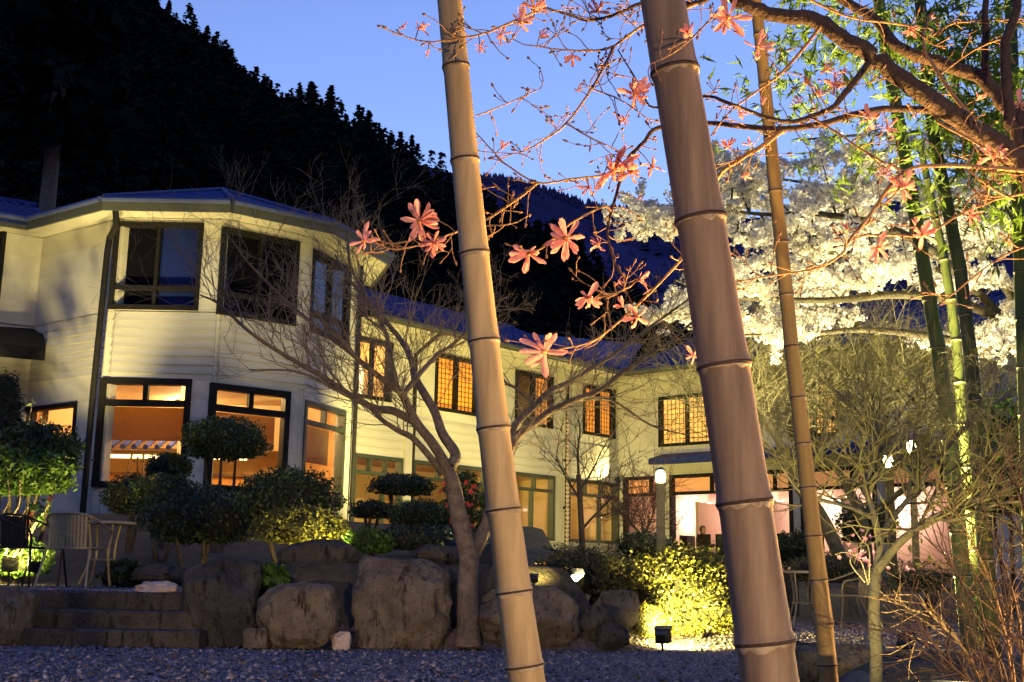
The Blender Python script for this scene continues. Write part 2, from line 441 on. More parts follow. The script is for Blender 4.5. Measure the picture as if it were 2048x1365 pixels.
def cedar_wood(name, n, sampler):
    Vs = []; Fs = []; b = 0; base = [cedar_mesh(20 + k, 9, 2.6, 130) for k in range(6)]
    for i in range(n):
        V, F = base[i % 6]; p = np.array(sampler()); sc = random.uniform(.4, .95)
        Vs.append(V * np.array([sc * 1.3, sc * 1.3, sc]) + p); Fs.append(F + b); b += len(V)
    return mesh_np(name, np.concatenate(Vs), np.concatenate(Fs), M_conif)
def s_near():
    return on_sheet(RIDGE, 52, 1.5, 170, random.uniform(.06, .88) ** .85, random.uniform(-250, 1400)) - Vector((0, 0, 1))
tag(cedar_wood('cedar_wood', 2400, s_near), 'dark cedar wood covering the steep hillside behind the inn', 'wood', kind='stuff')

# cedars that stand out against the sky
CED = []
for k, (h, w) in enumerate(((9, 2.3), (11, 2.2), (8, 2.6), (12, 2.6))):
    V, F = cedar_mesh(k, h, w, 420)
    me = bpy.data.meshes.new('cedar_crown'); me.from_pydata(V.tolist(), [], F.tolist()); me.materials.append(M_conif)
    tb = MB().tube([(0, 0, -1.5), (0, 0, h * .5), (0, 0, h * .97)], [.22, .14, .03], 6)
    tm = bpy.data.meshes.new('cedar_trunk'); tm.from_pydata(tb.v, [], tb.f); tm.materials.append(M_barkd)
    CED.append((me, tm))
def cedar(p, kind, sc, label):
    t = thing('cedar_tree', label, 'tree', p, 'cedars along the ridge')
    Mx = Matrix.Translation(p) @ Matrix.Rotation(random.uniform(0, 6.28), 4, 'Z') @ Matrix.Diagonal((sc * random.uniform(1.3, 2.1), sc * random.uniform(1.3, 2.1), sc * random.uniform(.7, 1.0), 1))
    place('crown', CED[kind][0], Mx, t); place('trunk', CED[kind][1], Mx, t)
    return t
rx = np.array([p[0] for p in RIDGE]); ry = np.array([p[1] for p in RIDGE])
special = {620: (145, 'tallest pointed cedar jutting above the middle of the ridge line'), 735: (215, 'pair-topped cedar on the ridge right of the tallest one'), 822: (270, 'slender cedar on the ridge just left of the leaning bamboo'), 400: (60, 'broad rounded tree at the top of the ridge line')}
xpos = [335, 352, 372, 388, 412, 430, 447, 462, 478, 495, 511, 528, 545, 563, 580, 598, 641, 658, 676, 692, 708, 722, 748, 764, 780, 797, 810, 838, 852, 866, 880, 896, 915, 1000, 1022, 1045, 1062, 1080, 1100, 1122, 1140, 1160, 1180]
for x in xpos:
    y = float(np.interp(x, rx, ry)); p = un(x, y + random.uniform(6, 30), 168 + random.uniform(-4, 4))
    cedar(p, random.randrange(4), random.uniform(.2, .38), 'one of the dark cedars fringing the ridge against the dusk sky')
for x, (ytop, lab) in special.items():
    y = float(np.interp(x, rx, ry)); p = un(x, y + 14, 168); k = 2 if x == 400 else 1
    top = un(x, ytop, 168).z; c = cedar(p, k, (top - p.z) / (8 if k == 2 else 11), lab); del c['group']
# the near cedar whose pale trunk shows above the left roof
p = un(72, 560, 36); p.z = 2.5
t = thing('cedar_tree', 'near cedar with a pale trunk rising behind the left tiled roof', 'tree', p)
tubes('trunk', [spline([p, p + Vector((.1, 0, 5)), p + Vector((.15, 0, 14))], 5)], [np.linspace(.42, .2, 11)], M_bark, t, 10)
V, F = cedar_mesh(9, 10, 3.0, 1500); mesh_np('crown', V + np.array(p + Vector((.1, 0, 10.5))), F, M_conif, t)
# ------------------------------------------------------------------ the inn
class Wall:
    def __init__(s, p0, p1):
        s.p0 = Vector((p0[0], p0[1], 0)); d = Vector((p1[0] - p0[0], p1[1] - p0[1], 0)); s.L = d.length; s.d = d / s.L; s.n = Vector((s.d.y, -s.d.x, 0))
    def pt(s, u, z, o=0.0):
        q = s.p0 + s.d * u + s.n * o; return Vector((q.x, q.y, z))
    def hit(s, px, py):
        r = ray(px, py); c = Vector((0, 0, CAMZ)); t = (s.p0 - c).dot(s.n) / r.dot(s.n); q = c + r * t
        return (q - s.p0).dot(s.d), q.z
    def mat4(s, u, z, o=0.0):
        p = s.pt(u, z, o); return Matrix(((s.d.x, s.n.x, 0, p.x), (s.d.y, s.n.y, 0, p.y), (0, 0, 1, p.z), (0, 0, 0, 1)))
C0, P0, P1, P2, P3 = (-9.56, 23.55), (-7.43, 22.0), (-5.46, 22.0), (-4.04, 23.1), (-3.33, 25.05)
P4 = (-3.9, 27.0)
WD = Vector((.660, .751)); W0 = Vector((-3.6, 27.5)) - WD * .6; WC = Vector((3.17, 35.2))
WF = WC + Vector((.751, -.660)) * 11.5
wl_left = Wall((-12.6, 21.65), C0); wA = Wall(C0, P0); wB = Wall(P0, P1); wC = Wall(P1, P2); wD_ = Wall(P2, P3); wE = Wall(P3, P4)
wW = Wall(W0, WC); wF = Wall(WC, WF)

INN = thing('inn_building', 'two-storey pale sided inn with a faceted bay, long wing and lit windows', 'building', (-2.0, 25.0, 1.5))

unit_board = bpy.data.meshes.new('siding_board')        # a lapped board: bottom edge stands proud
unit_board.from_pydata([(0, 0, 0), (1, 0, 0), (1, 1, 0), (0, 1, 0), (0, 0, 1), (1, 0, 1), (1, .30, 1), (0, .30, 1)], [], [(3, 2, 1, 0), (4, 5, 6, 7), (0, 1, 5, 4), (1, 2, 6, 5), (2, 3, 7, 6), (3, 0, 4, 7)])
unit_board.materials.append(M_wall)
unit_panel = bpy.data.meshes.new('wall_panel')
unit_panel.from_pydata([(0, 0, 0), (1, 0, 0), (1, 1, 0), (0, 1, 0), (0, 0, 1), (1, 0, 1), (1, 1, 1), (0, 1, 1)], [], [(3, 2, 1, 0), (4, 5, 6, 7), (0, 1, 5, 4), (1, 2, 6, 5), (2, 3, 7, 6), (3, 0, 4, 7)])
unit_panel.materials.append(M_panel)

def facade(w, z0, z1, ops, boards, panels, join_panels=True):
    """backing wall with real openings; lapped boards in the z ranges of `boards` (z0,z1,pitch), flat panels elsewhere"""
    us = sorted({0.0, w.L, *[o[0] for o in ops], *[o[1] for o in ops]}); zs = sorted({z0, z1, *[o[2] for o in ops], *[o[3] for o in ops]})
    mb = MB()
    for a, b in zip(us, us[1:]):
        for c, d in zip(zs, zs[1:]):
            if b - a < 1e-4 or d - c < 1e-4: continue
            um, zm = (a + b) / 2, (c + d) / 2
            if any(o[0] < um < o[1] and o[2] < zm < o[3] for o in ops): continue
            mb.wbox(w, a, b, c, d, -.14, 0)
    wall = mb.build('wall', M_panel, INN)
    def rows(r0, r1, pitch, me, name, th, gap):
        z = r0
        while z < r1 - .02:
            zt = min(z + pitch, r1)
            cuts = sorted({z, zt, *[e for o in ops for e in (o[2], o[3]) if z + .01 < e < zt - .01]})
            for a, b in zip(cuts, cuts[1:]):
                iv = [(0.0, w.L)]
                for o in ops:
                    if o[2] < (a + b) / 2 < o[3]:
                        iv = [q for (s, e) in iv for q in ((s, min(e, o[0])), (max(s, o[1]), e)) if q[1] - q[0] > .02]
                for s, e in iv:
                    # long runs are butted from boards of at most 3.6 m
                    n = max(1, math.ceil((e - s) / 3.6)); st = (e - s) / n
                    for k in range(n):
                        place(name, me, w.mat4(s + k * st + gap, a + gap * .6, .002) @ Matrix.Diagonal((st - 2 * gap, th, b - a - gap * .6, 1)), wall)
            z = zt
    for r in boards: rows(*r, unit_board, 'siding_board', .036, .002)
    for r in panels: rows(*r, unit_panel, 'wall_panel', .014, .004)
    return wall

def rect(w, xl, xr, yt, yb, xb=None):
    """opening (u0,u1,z0,z1) on a wall from its outline in the photograph"""
    u0, zt = w.hit(xl, yt); u1, _ = w.hit(xr, yt + (xr - xl) * .1); _, zb = w.hit(xb if xb else xl, yb)
    return (u0, u1, zb, zt)

M_blind = mat('roller_blind', (.34, .21, .09), .9, .1, 20, trans=.6)
M_skyrefl = mat('pane_backing', (.014, .026, .15), .95, .08, 3, stretch=(12, 1, .2), spec=.0)  # sky reflected in the right-hand glass, put into this blue colour
M_screen = mat('insect_screen', (.006, .006, .010), .95, .2, 3, spec=.0)
M_shoji = emit('shoji_paper', (1.0, .33, .03), .95)
M_shoji2 = emit('shoji_paper_bright', (1.0, .50, .11), 1.15)
M_wood = mat('brown_wood', (.10, .05, .02), .6, .3, 8, stretch=(1, 1, 8))

def window(w, op, m=M_frame, bw=.06, cols=(.5,), rows_=(), proud=.045, panes=True, name='window', pane_rows=None):
    """frame with mullions at the given fractions and one glass pane per light"""
    u0, u1, z0, z1 = op; mb = MB()
    mb.wbox(w, u0 - .03, u1 + .03, z1 - bw, z1 + .03, -.145, proud); mb.wbox(w, u0 - .03, u1 + .03, z0 - .03, z0 + bw, -.145, proud + .01)
    mb.wbox(w, u0 - .03, u0 + bw, z0 + bw, z1 - bw, -.145, proud); mb.wbox(w, u1 - bw, u1 + .03, z0 + bw, z1 - bw, -.145, proud)
    W_, H_ = u1 - u0, z1 - z0
    zr = [z0 + bw] + [z0 + H_ * r for r in rows_] + [z1 - bw]
    for r in rows_: mb.wbox(w, u0 + bw, u1 - bw, z0 + H_ * r - bw * .7, z0 + H_ * r + bw * .7, -.08, proud - .006)
    colsets = cols if cols and isinstance(cols[0], (tuple, list)) else [cols] * (len(zr) - 1)
    cells = []
    for k in range(len(zr) - 1):
        a = zr[k] + (bw * .7 if k else 0); b = zr[k + 1] - (bw * .7 if k < len(zr) - 2 else 0)
        cs = [u0 + bw] + [u0 + W_ * c for c in colsets[k]] + [u1 - bw]
        for c in colsets[k]: mb.wbox(w, u0 + W_ * c - bw * .55, u0 + W_ * c + bw * .55, a, b, -.08, proud - .012)
        for i in range(len(cs) - 1):
            cells.append((cs[i] + (bw * .55 if i else 0), cs[i + 1] - (bw * .55 if i < len(cs) - 2 else 0), a, b, k))
    fr = mb.build(name, m, INN)
    if panes:
        for c in cells:
            MB().wbox(w, c[0], c[1], c[2], c[3], -.035, -.029).build('pane', GL, fr)
    return fr, cells

# --- openings read off the photograph
B_up = rect(wB, 234, 405, 447, 616, 222); B_lo = rect(wB, 205, 381, 759, 972, 189)
C_up = rect(wC, 448, 597, 457, 626, 437); C_lo = rect(wC, 425, 578, 769, 978, 410)
D_up = rect(wD_, 626, 701, 501, 660, 617); D_lo = rect(wD_, 610, 689, 803, 1003, 601)
A_lo = rect(wA, 50, 153, 819, 965, 40)
L_up = rect(wl_left, -60, 12, 440, 640)
ZB = 1.55
ZE = 7.30
def split(z0, zsplit, z1, pitch=.165): return [(z0, zsplit, pitch)], [(zsplit, z1, .46)]
bz = B_up[2] - .05
for w, ops in ((wl_left, [L_up]), (wA, [A_lo]), (wB, [B_lo, B_up]), (wC, [C_lo, C_up]), (wD_, [D_lo, D_up]), (wE, [])):
    lo = 4.3 if w is not wl_left else 4.3
    facade(w, ZB - 1.0, ZE, ops, [(lo, bz, .165)] if w is not wE else [], [(ZB, lo, .46), (bz, ZE - .02, .46)] if w is not wE else [])

# dark upper windows of the bay: two sashes with a low transom, screens and one backing painted as reflected sky behind the glass
for w, op, cur in ((wB, B_up, (M_screen, M_skyrefl)), (wC, C_up, (M_screen, M_screen)), (wD_, D_up, (M_screen, M_screen)), (wl_left, L_up, (M_screen, M_screen))):
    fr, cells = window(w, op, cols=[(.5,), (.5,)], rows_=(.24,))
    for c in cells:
        MB().wbox(w, c[0], c[1], c[2], c[3], -.125, -.115).build('pane_backing', cur[0 if c[0] < (op[0] + op[1]) / 2 - .1 else 1], fr)
# lit ground-floor windows of the bay
fr, cells = window(wB, B_lo, bw=.085, cols=[(), (.5,)], rows_=(.78,))
big = cells[0]; MB().wbox(wB, big[0] + .02, big[1] - .02, big[3] - .62, big[3], -.12, -.11).build('roller_blind', M_blind, fr)
fr, cells = window(wC, C_lo, bw=.085, cols=[(), (.5,)], rows_=(.78,))
big = cells[0]; MB().wbox(wC, big[0] + .02, big[1] - .12, big[3] - .62, big[3], -.12, -.11).build('roller_blind', M_blind, fr)
fr, cells = window(wD_, D_lo, M_gframe, .06, cols=[(), (.5,)], rows_=(.80,))
big = cells[0]; MB().wbox(wD_, big[0] + .02, big[1] - .35, big[3] - .72, big[3], -.12, -.11).build('roller_blind', M_blind, fr)
window(wA, A_lo, bw=.05, cols=())

# --- the long wing
wt = lambda x: 889 + .205 * (x - 705)
wb = lambda x: 1046 + .11 * (x - 705)
up = [rect(wW, 709, 783, 655, 771), rect(wW, 872, 955, 707, 815), rect(wW, 1031, 1103, 744, 849), rect(wW, 1166, 1227, 784, 882)]
bays = [(708, 803), (826, 972), (990, 1106), (1136, 1235)]
lows = [rect(wW, a, b, wt(a), wb(a)) for a, b in bays]
zlo = sum(o[2] for o in lows) / 4; zlt = sum(o[3] for o in lows) / 4
lows = [(o[0], o[1], zlo, zlt) for o in lows]
zu0 = sum(o[2] for o in up) / 4; zu1 = sum(o[3] for o in up) / 4
up = [(o[0], o[1], zu0, zu1) for o in up]
ZW = 6.5
facade(wW, .6, ZW, lows + up, [(zlt + .03, zu0 - .25, .20)], [(zu0 - .25, ZW - .02, .5)])
MB().wbox(wW, 0, wW.L, .6, zlo - .06, .003, .07).build('plinth', M_base, INN)
for k, op in enumerate(up):
    fr, cells = window(wW, op, cols=(.5,), bw=.055, proud=.06)
    for i, c in enumerate(cells):
        if k == 0: continue
        if k == 2 and i == 0:
            MB().wbox(wW, c[0], c[1], c[2], c[3], -.125, -.115).build('shutter', M_wood, fr); continue
        MB().wbox(wW, c[0], c[1], c[2], c[3], -.125, -.115).build('shoji_screen', M_shoji, fr)
        lt = MB()
        for q in range(1, 5): uu = c[0] + (c[1] - c[0]) * q / 5; lt.wbox(wW, uu - .007, uu + .007, c[2], c[3], -.113, -.095)
        for q in range(1, 10): zz = c[2] + (c[3] - c[2]) * q / 10; lt.wbox(wW, c[0], c[1], zz - .007, zz + .007, -.112, -.094)
        tag(lt.build('lattice', M_wood, fr), kind='stuff')
for k, op in enumerate(lows):
    fr, cells = window(wW, op, M_gframe, .055, cols=[(.62,), (.33, .66)], rows_=(.77,), proud=.06)
    for c in cells:
        if c[4] == 0 and k in (0, 1): MB().wbox(wW, c[0], c[1], c[3] - .55, c[3], -.12, -.11).build('roller_blind', M_blind, fr)

# --- the restaurant wing at right angles
def fw(px, py): return wF.hit(px, py)
F_up = [rect(wF, 1320, 1428, 797, 893), (5.6, 7.0, rect(wF, 1320, 1428, 797, 893)[2], rect(wF, 1320, 1428, 797, 893)[3])]
u_a = .25
ZR0, ZR1, ZR2 = .92, 3.08, 3.58
f_low = [(u_a, 1.55, ZR0, ZR2), (1.85, 3.75, ZR0, ZR2), (4.0, 5.6, ZR0, ZR2), (5.9, 7.9, ZR0, ZR2), (8.2, 10.2, ZR0, ZR2)]
facade(wF, .5, ZW, F_up + f_low, [(4.2, F_up[0][2] - .1, .2)], [(ZR2 + .03, 4.2, .31), (F_up[0][2] - .1, ZW - .02, .5)])
for k, op in enumerate(F_up):
    fr, cells = window(wF, op, cols=(.5,), bw=.055, proud=.06)
    for i, c in enumerate(cells):
        MB().wbox(wF, c[0], c[1], c[2], c[3], -.125, -.115).build('shoji_screen', M_shoji2, fr)
        lt = MB()
        for q in range(1, 6): uu = c[0] + (c[1] - c[0]) * q / 6; lt.wbox(wF, uu - .007, uu + .007, c[2], c[3], -.113, -.095)
        for q in range(1, 9): zz = c[2] + (c[3] - c[2]) * q / 9; lt.wbox(wF, c[0], c[1], zz - .007, zz + .007, -.112, -.094)
        tag(lt.build('lattice', M_wood, fr), kind='stuff')
M_trans = emit('transom_paper', (1.0, .42, .16), .32)
for op in f_low:
    fr, cells = window(wF, op, M_frame, .06, cols=[(), (.7,)], rows_=(.815,), proud=.06)
    for c in cells:
        if c[4] == 1: MB().wbox(wF, c[0], c[1], c[2], c[3], -.12, -.11).build('transom_paper', M_trans, fr)
# pent roof band over the restaurant front
pb = MB()
pb.hexa([wF.pt(1.6, 3.92, .02), wF.pt(wF.L, 3.92, .02), wF.pt(wF.L, 3.86, .75), wF.pt(1.6, 3.86, .75), wF.pt(1.6, 4.22, .02), wF.pt(wF.L, 4.22, .02), wF.pt(wF.L, 4.02, .75), wF.pt(1.6, 4.02, .75)])
pb.build('pent_roof', M_tile, INN)

# --- rooms behind the lit windows: closed shells with their own walls, floor and ceiling
M_warm = mat('warm_plaster', (.62, .36, .13), .85, .08, 2)
M_ceil = mat('room_ceiling', (.55, .40, .22), .85, .08, 2)
M_rfloor = mat('room_floor', (.22, .12, .06), .6, .2, 5)
M_pink = mat('rose_plaster', (.62, .46, .42), .85, .05, 2)
def room(poly, z0, z1, mw, mf, mc, name='room', nw=None):
    """closed polygon room; poly given clockwise or not, only the walls listed in poly order are built"""
    V = [(x, y, z0) for x, y in poly] + [(x, y, z1) for x, y in poly]; n = len(poly)
    MB().add(V, [(i, i + 1, n + i + 1, n + i) for i in range((nw or n) - 1)]).build(name + '_wall', mw, INN)
    MB().add([(x, y, z0) for x, y in poly], [tuple(range(n))]).build(name + '_floor', mf, INN)
    MB().add([(x, y, z1) for x, y in poly], [tuple(range(n))]).build(name + '_ceiling', mc, INN)
def off(w, u, o): q = w.pt(u, 0, o); return (q.x, q.y)
bayroom = [off(wD_, wD_.L - .05, -.16), (-3.6, 26.2), (-5.0, 27.6), (-10.6, 27.6), (-10.6, 24.4), off(wA, .12, -.16), off(wB, .0, -.16), off(wB, wB.L, -.16), off(wC, wC.L, -.16)]
room(bayroom, 1.75, 4.38, M_warm, M_rfloor, M_ceil, 'lounge', 6)
MB().box((-10.3, 26.6, 3.35), (-4.2, 27.5, 4.37)).build('bulkhead', M_ceil, INN)
wingroom = [off(wW, wW.L - .1, -.16), off(wW, wW.L - .1, -4), off(wW, .7, -4), off(wW, .7, -.16)]
room(wingroom, zlo - .05, zlt + .25, mat('corridor_plaster', (.50, .38, .20), .85, .1, 2), M_rfloor, M_ceil, 'corridor')
uproom = [off(wW, up[0][1] + .5, -.16), off(wW, up[0][1] + .5, -3), off(wW, up[0][0] - .5, -3), off(wW, up[0][0] - .5, -.16)]
room(uproom, zu0 - .7, zu1 + .35, mat('guest_room_plaster', (.75, .55, .28), .85, .05, 2), M_rfloor, M_ceil, 'guest_room')
restroom = [off(wF, 10.6, -.16), off(wF, 10.6, -4.2), off(wF, .1, -4.2), off(wF, .1, -.16)]
room(restroom, ZR0 - .02, ZR2 + .12, M_pink, mat('restaurant_floor', (.16, .09, .06), .5, .2, 5), mat('restaurant_ceiling', (.42, .30, .22), .9, .05, 2), 'restaurant')
# partitions and posts inside the restaurant
for u in (1.62, 3.9, 6.2):
    MB().wbox(wF, u, u + .10, ZR0, 2.95, -3.9, -1.6).build('partition', M_pink, INN)

# --- lamps inside (each a small fitting with its own bulb)
M_bulb = emit('bulb_glow', (1.0, .78, .45), 14)
M_bulbw = emit('bulb_glow_rose', (1.0, .80, .66), 14)
def downlight(p, power, col, label, grp, r=.07):
    t = thing('downlight', label, 'ceiling lamp', p, grp)
    MB().lathe([(r * 1.35, 0), (r * 1.35, -.02), (r, -.021)], p, 16).build('rim', M_ceil, t)
    MB().lathe([(r * .95, -.022), (r * .8, -.03)], p, 16).build('bulb', M_bulb, t)
    point('downlight_glow', Vector(p) + Vector((0, 0, -.12)), power, col, .06, t)
for (px, py, Yd, lab) in ((303, 776, 22.9, 'round downlight in the upper right light of the bay front window'), (472, 792, 23.4, 'round downlight in the upper left light of the slanted bay window'), (637, 843, 24.2, 'round downlight behind the narrow end window of the bay')):
    q = un(px, py, Yd); q.z = 4.37; downlight(q, 42, (1, .62, .25), lab, 'downlights of the lounge')
for q, lab in (((-9.3, 25.2, 4.37), 'ceiling light inside the window behind the rhododendron'), ((-7.2, 26.0, 4.37), 'downlight deep in the lounge near its back wall')):
    downlight(q, 46, (1, .62, .25), lab, 'downlights of the lounge', .09)
for u, lab in ((1.4, 'downlight in the first bay of the corridor'), (4.2, 'downlight behind the second corridor bay'), (6.6, 'downlight behind the third corridor bay'), (9.2, 'downlight behind the last corridor bay by the corner')):
    q = wW.pt(u, zlt + .24, -1.6); downlight(q, 14, (1, .66, .24), lab, 'downlights of the corridor')
# bright guest-room lantern upstairs
q = wW.pt((up[0][0] + up[0][1]) / 2 + .22, zu0 + .55, -1.0)
t = thing('paper_lantern', 'glowing white paper floor lantern inside the first upstairs window', 'lamp', q)
MB().box((q.x - .28, q.y - .28, q.z - .55), (q.x + .28, q.y + .28, q.z + .32)).build('paper_shade', emit('paper_shade', (1, .74, .34), 3.2), t)
MB().box((q.x - .3, q.y - .3, q.z + .32), (q.x + .3, q.y + .3, q.z + .35)).build('top_frame', M_wood, t)
point('lantern_glow', q + Vector((0, 0, .75)), 18, (1, .66, .28), .2, t)
# restaurant wall lamps
for u, o, lab in ((.62, -3.9, 'glowing box lamp on the restaurant wall left of the lamp post'), (3.1, -3.9, 'glowing box lamp above the seated diner'), (4.9, -3.9, 'glowing box lamp between the leaning bamboo and the slim one'), (6.9, -3.9, 'glowing box lamp behind the small tree at the right')):
    b = wF.pt(u, 2.78, o)
    t = thing('wall_lamp', lab, 'wall lamp', b, 'wall lamps of the restaurant')
    MB().wbox(wF, u - .09, u + .09, 2.86, 3.08, o - .1, o + .06).build('lamp_shade', M_bulbw, t)
    MB().wbox(wF, u - .11, u + .11, 3.083, 3.10, o - .1, o + .08).build('mount', M_wood, t)
    point('wall_lamp_glow', wF.pt(u, 2.7, o + .35), 26, (1, .70, .50), .08, t)

# --- roofs
def offset_corner(wa, wb_, o):
    # meeting point of two wall lines moved outwards
    p1 = wa.p0 + wa.n * o; p2 = wb_.p0 + wb_.n * o; d1, d2 = wa.d, wb_.d
    den = d1.x * d2.y - d1.y * d2.x; t = ((p2.x - p1.x) * d2.y - (p2.y - p1.y) * d2.x) / den
    return p1 + d1 * t
OV = .62
k0 = offset_corner(wl_left, wA, OV); k1 = offset_corner(wA, wB, OV); k2 = offset_corner(wB, wC, OV); k3 = offset_corner(wC, wD_, OV); k4 = offset_corner(wD_, wE, OV)
k5 = wE.p0 + wE.d * wE.L + wE.n * OV
ring = [k0, k1, k2, k3, k4, k5]
inner = [Vector((*C0, 0)), Vector((*P0, 0)), Vector((*P1, 0)), Vector((*P2, 0)), Vector((*P3, 0)), Vector((*P4, 0))]
sf = MB()
for a, b, c, d in zip(inner, inner[1:], ring[1:], ring): sf.add([(a.x, a.y, ZE), (b.x, b.y, ZE), (c.x, c.y, ZE - .02), (d.x, d.y, ZE - .02)], [(0, 1, 2, 3)])
sl = [wl_left.pt(-1, ZE), wl_left.pt(wl_left.L, ZE), Vector((k0.x, k0.y, ZE - .02)), wl_left.pt(-1, ZE - .02, OV)]
sf.add(sl, [(0, 1, 2, 3)])
sf.build('soffit', M_soffit, INN)
apex = Vector((-6.35, 25.0, 8.85))
rf = MB(); zr = ZE + .19
for a, b in zip(ring, ring[1:]): rf.add([(a.x, a.y, zr), (b.x, b.y, zr), tuple(apex)], [(0, 1, 2)])
rf.add([(k5.x, k5.y, zr), (k5.x - 4, k5.y + 3.5, zr), tuple(apex)], [(0, 1, 2)])
rf.add([(k0.x, k0.y, zr), tuple(apex), (k0.x - 2, k0.y + 5, zr)], [(0, 1, 2)])
bay_roof = rf.build('roof', M_roof, INN)
for a in ring[:5]:
    MB().tube([Vector((a.x, a.y, zr + .02)), apex + Vector((0, 0, .02))], .05, 6).build('ridge_cap', M_cap, bay_roof)
gut = []
for a, b in zip([wl_left.pt(-1, 0, OV)] + ring[:-1], ring):
    d = (b - a).normalized(); n = Vector((d.y, -d.x, 0)); a2, b2 = a - d * .0, b + d * .0
    P = lambda p, o, z: (p.x + n.x * o, p.y + n.y * o, z)
    gm = MB().hexa([P(a2, -.02, ZE - .06), P(b2, -.02, ZE - .06), P(b2, .03, ZE - .06), P(a2, .03, ZE - .06), P(a2, -.02, ZE + .17), P(b2, -.02, ZE + .17), P(b2, .05, ZE + .17), P(a2, .05, ZE + .17)])
    gm.build('fascia', M_gutter, INN)
    MB().tube([Vector((*P(a2, .08, ZE + .14)[:2], ZE + .14)), Vector((*P(b2, .08, ZE + .14)[:2], ZE + .14))], .055, 8).build('gutter', M_cap, INN)
# tile rows: half-round courses running up a roof plane
def tiled_roof(pa, pb_, up_, rise, run, pitch, name='roof'):
    """roof plane from the eave pa-pb back by run along up_ and up by rise"""
    d = (pb_ - pa); L = d.length; d = d / L; top = up_ * run + Vector((0, 0, rise))
    r = MB().add([pa, pb_, pb_ + top, pa + top, pa - Vector((0, 0, .12)), pb_ - Vector((0, 0, .12))], [(0, 1, 2, 3), (4, 5, 1, 0)]).build(name, M_tile, INN)
    unit = bpy.data.meshes.new('tile_course'); V = []; F = []; nseg = 14; SL = top.length
    ring_n = 5
    nt = max(3, int(SL / .28))
    for k in range(nt):
        for e, rr in ((k / nt, .075), ((k + 1) / nt, .062)):
            for q in range(ring_n):
                a = math.pi * q / (ring_n - 1); V.append((rr * math.cos(a), e * SL, rr * math.sin(a) * .8))
        b = k * 2 * ring_n
        for q in range(ring_n - 1): F.append((b + q, b + q + 1, b + ring_n + q + 1, b + ring_n + q))
        F.append(tuple(b + q for q in range(ring_n)))
    unit.from_pydata(V, [], F); unit.materials.append(M_tile)
    t = top.normalized(); nrm = d.cross(t).normalized()
    if nrm.z < 0: nrm = -nrm
    n = int(L / pitch)
    for i in range(n + 1):
        p = pa + d * (i * pitch)
        place('tile_course', unit, Matrix(((d.x, t.x, nrm.x, p.x), (d.y, t.y, nrm.y, p.y), (d.z, t.z, nrm.z, p.z), (0, 0, 0, 1))), r)
    MB().tube([pa + top, pb_ + top], .1, 8).build('ridge_cap', M_tile, r)
    return r
tiled_roof(wl_left.pt(-1.0, ZE + .14, OV + .05), wl_left.pt(wl_left.L + .2, ZE + .14, OV + .05) , -wl_left.n, 1.15, 3.0, .24)
ea, eb = wW.pt(.25, ZW + .06, .95), wW.pt(wW.L + .0, ZW + .06, .95)
eb = eb - wW.d * .95
tiled_roof(ea, eb, -wW.n, 1.75, 4.3, .30)
fa, fb = wF.pt(.95, ZW + .06, .95), wF.pt(wF.L, ZW + .06, .95)
tiled_roof(fa, fb, -wF.n, 1.75, 4.3, .30)
vl = MB().add([tuple(eb), tuple(wW.pt(wW.L, ZW + .06, -3.4) + Vector((0, 0, 1.75))), tuple(wF.pt(-1.5, ZW + .06, -3.4) + Vector((0, 0, 1.75))), tuple(fa)], [(0, 1, 3), (1, 2, 3)]); vl.build('valley', M_tile, INN)
for w, a, b in ((wW, .25, wW.L - .95), (wF, .95, wF.L)):
    MB().wbox(w, a, b, ZW - .10, ZW + .05, .92, .98).build('fascia', M_gutter, INN)
    MB().add([w.pt(a if w is wF else .0, ZW - .003, -.02), w.pt(b, ZW - .003, -.02), w.pt(b, ZW - .05, .92), w.pt(a, ZW - .05, .92)], [(0, 1, 2, 3)]).build('soffit', M_soffit, INN)
    MB().tube([w.pt(a, ZW - .02, 1.02), w.pt(b, ZW - .02, 1.02)], .06, 8).build('gutter', M_gutter, INN)
MB().add([wW.pt(wW.L - .95, ZW - .004, -.02), wW.pt(wW.L, ZW - .004, 0), wF.pt(.95, ZW - .004, -.02), tuple(eb)[:2] + (ZW - .06,)], [(0, 1, 2, 3)]).build('soffit', M_soffit, INN)
# small pent roof low on the left
q0 = un(-60, 668, 22.0); q1 = un(88, 735, 22.6)
pr = MB(); nn = wl_left.n
a = Vector((q0.x, q0.y, 4.85)); b = Vector((q1.x, q1.y, 4.85)); dn = (b - a).normalized(); nr = Vector((dn.y, -dn.x, 0))
pr.hexa([a - nr * 1.2, b - nr * 1.2, b - Vector((0, 0, .25)), a - Vector((0, 0, .25)), a - nr * 1.2 + Vector((0, 0, .6)), b - nr * 1.2 + Vector((0, 0, .6)), b, a]).build('pent_roof', M_frame, INN)
# drainpipes
def pipe(pts, r=.05): MB().tube(pts, r, 8).build('drainpipe', M_pipe, INN)
e0 = Vector((k1.x, k1.y, ZE - .02))
u, _ = wB.hit(203, 640)
pipe([e0 + Vector((.22, .05, 0)), e0 + Vector((.24, .12, -.3)), wB.pt(u + .06, 6.85, .12), wB.pt(u + .04, 6.6, .12), wB.pt(u, 4.0, .12), wB.pt(u, .8, .12)], .06)
pipe([wD_.pt(wD_.L - .05, 7.2, .1), wD_.pt(wD_.L - .05, 3.0, .1), wD_.pt(wD_.L - .05, .8, .1)], .045)
for px in (822, 1129):
    u, _ = wW.hit(px, 850)
    pipe([wW.pt(u, ZW - .06, .95), wW.pt(u, ZW - .5, .1), wW.pt(u, 3.5, .1), wW.pt(u, .9, .1)], .05)
    for zc in (5.4, 3.9, 2.6): MB().wbox(wW, u - .08, u + .08, zc - .03, zc + .03, .03, .17).build('pipe_bracket', M_pipe, INN)
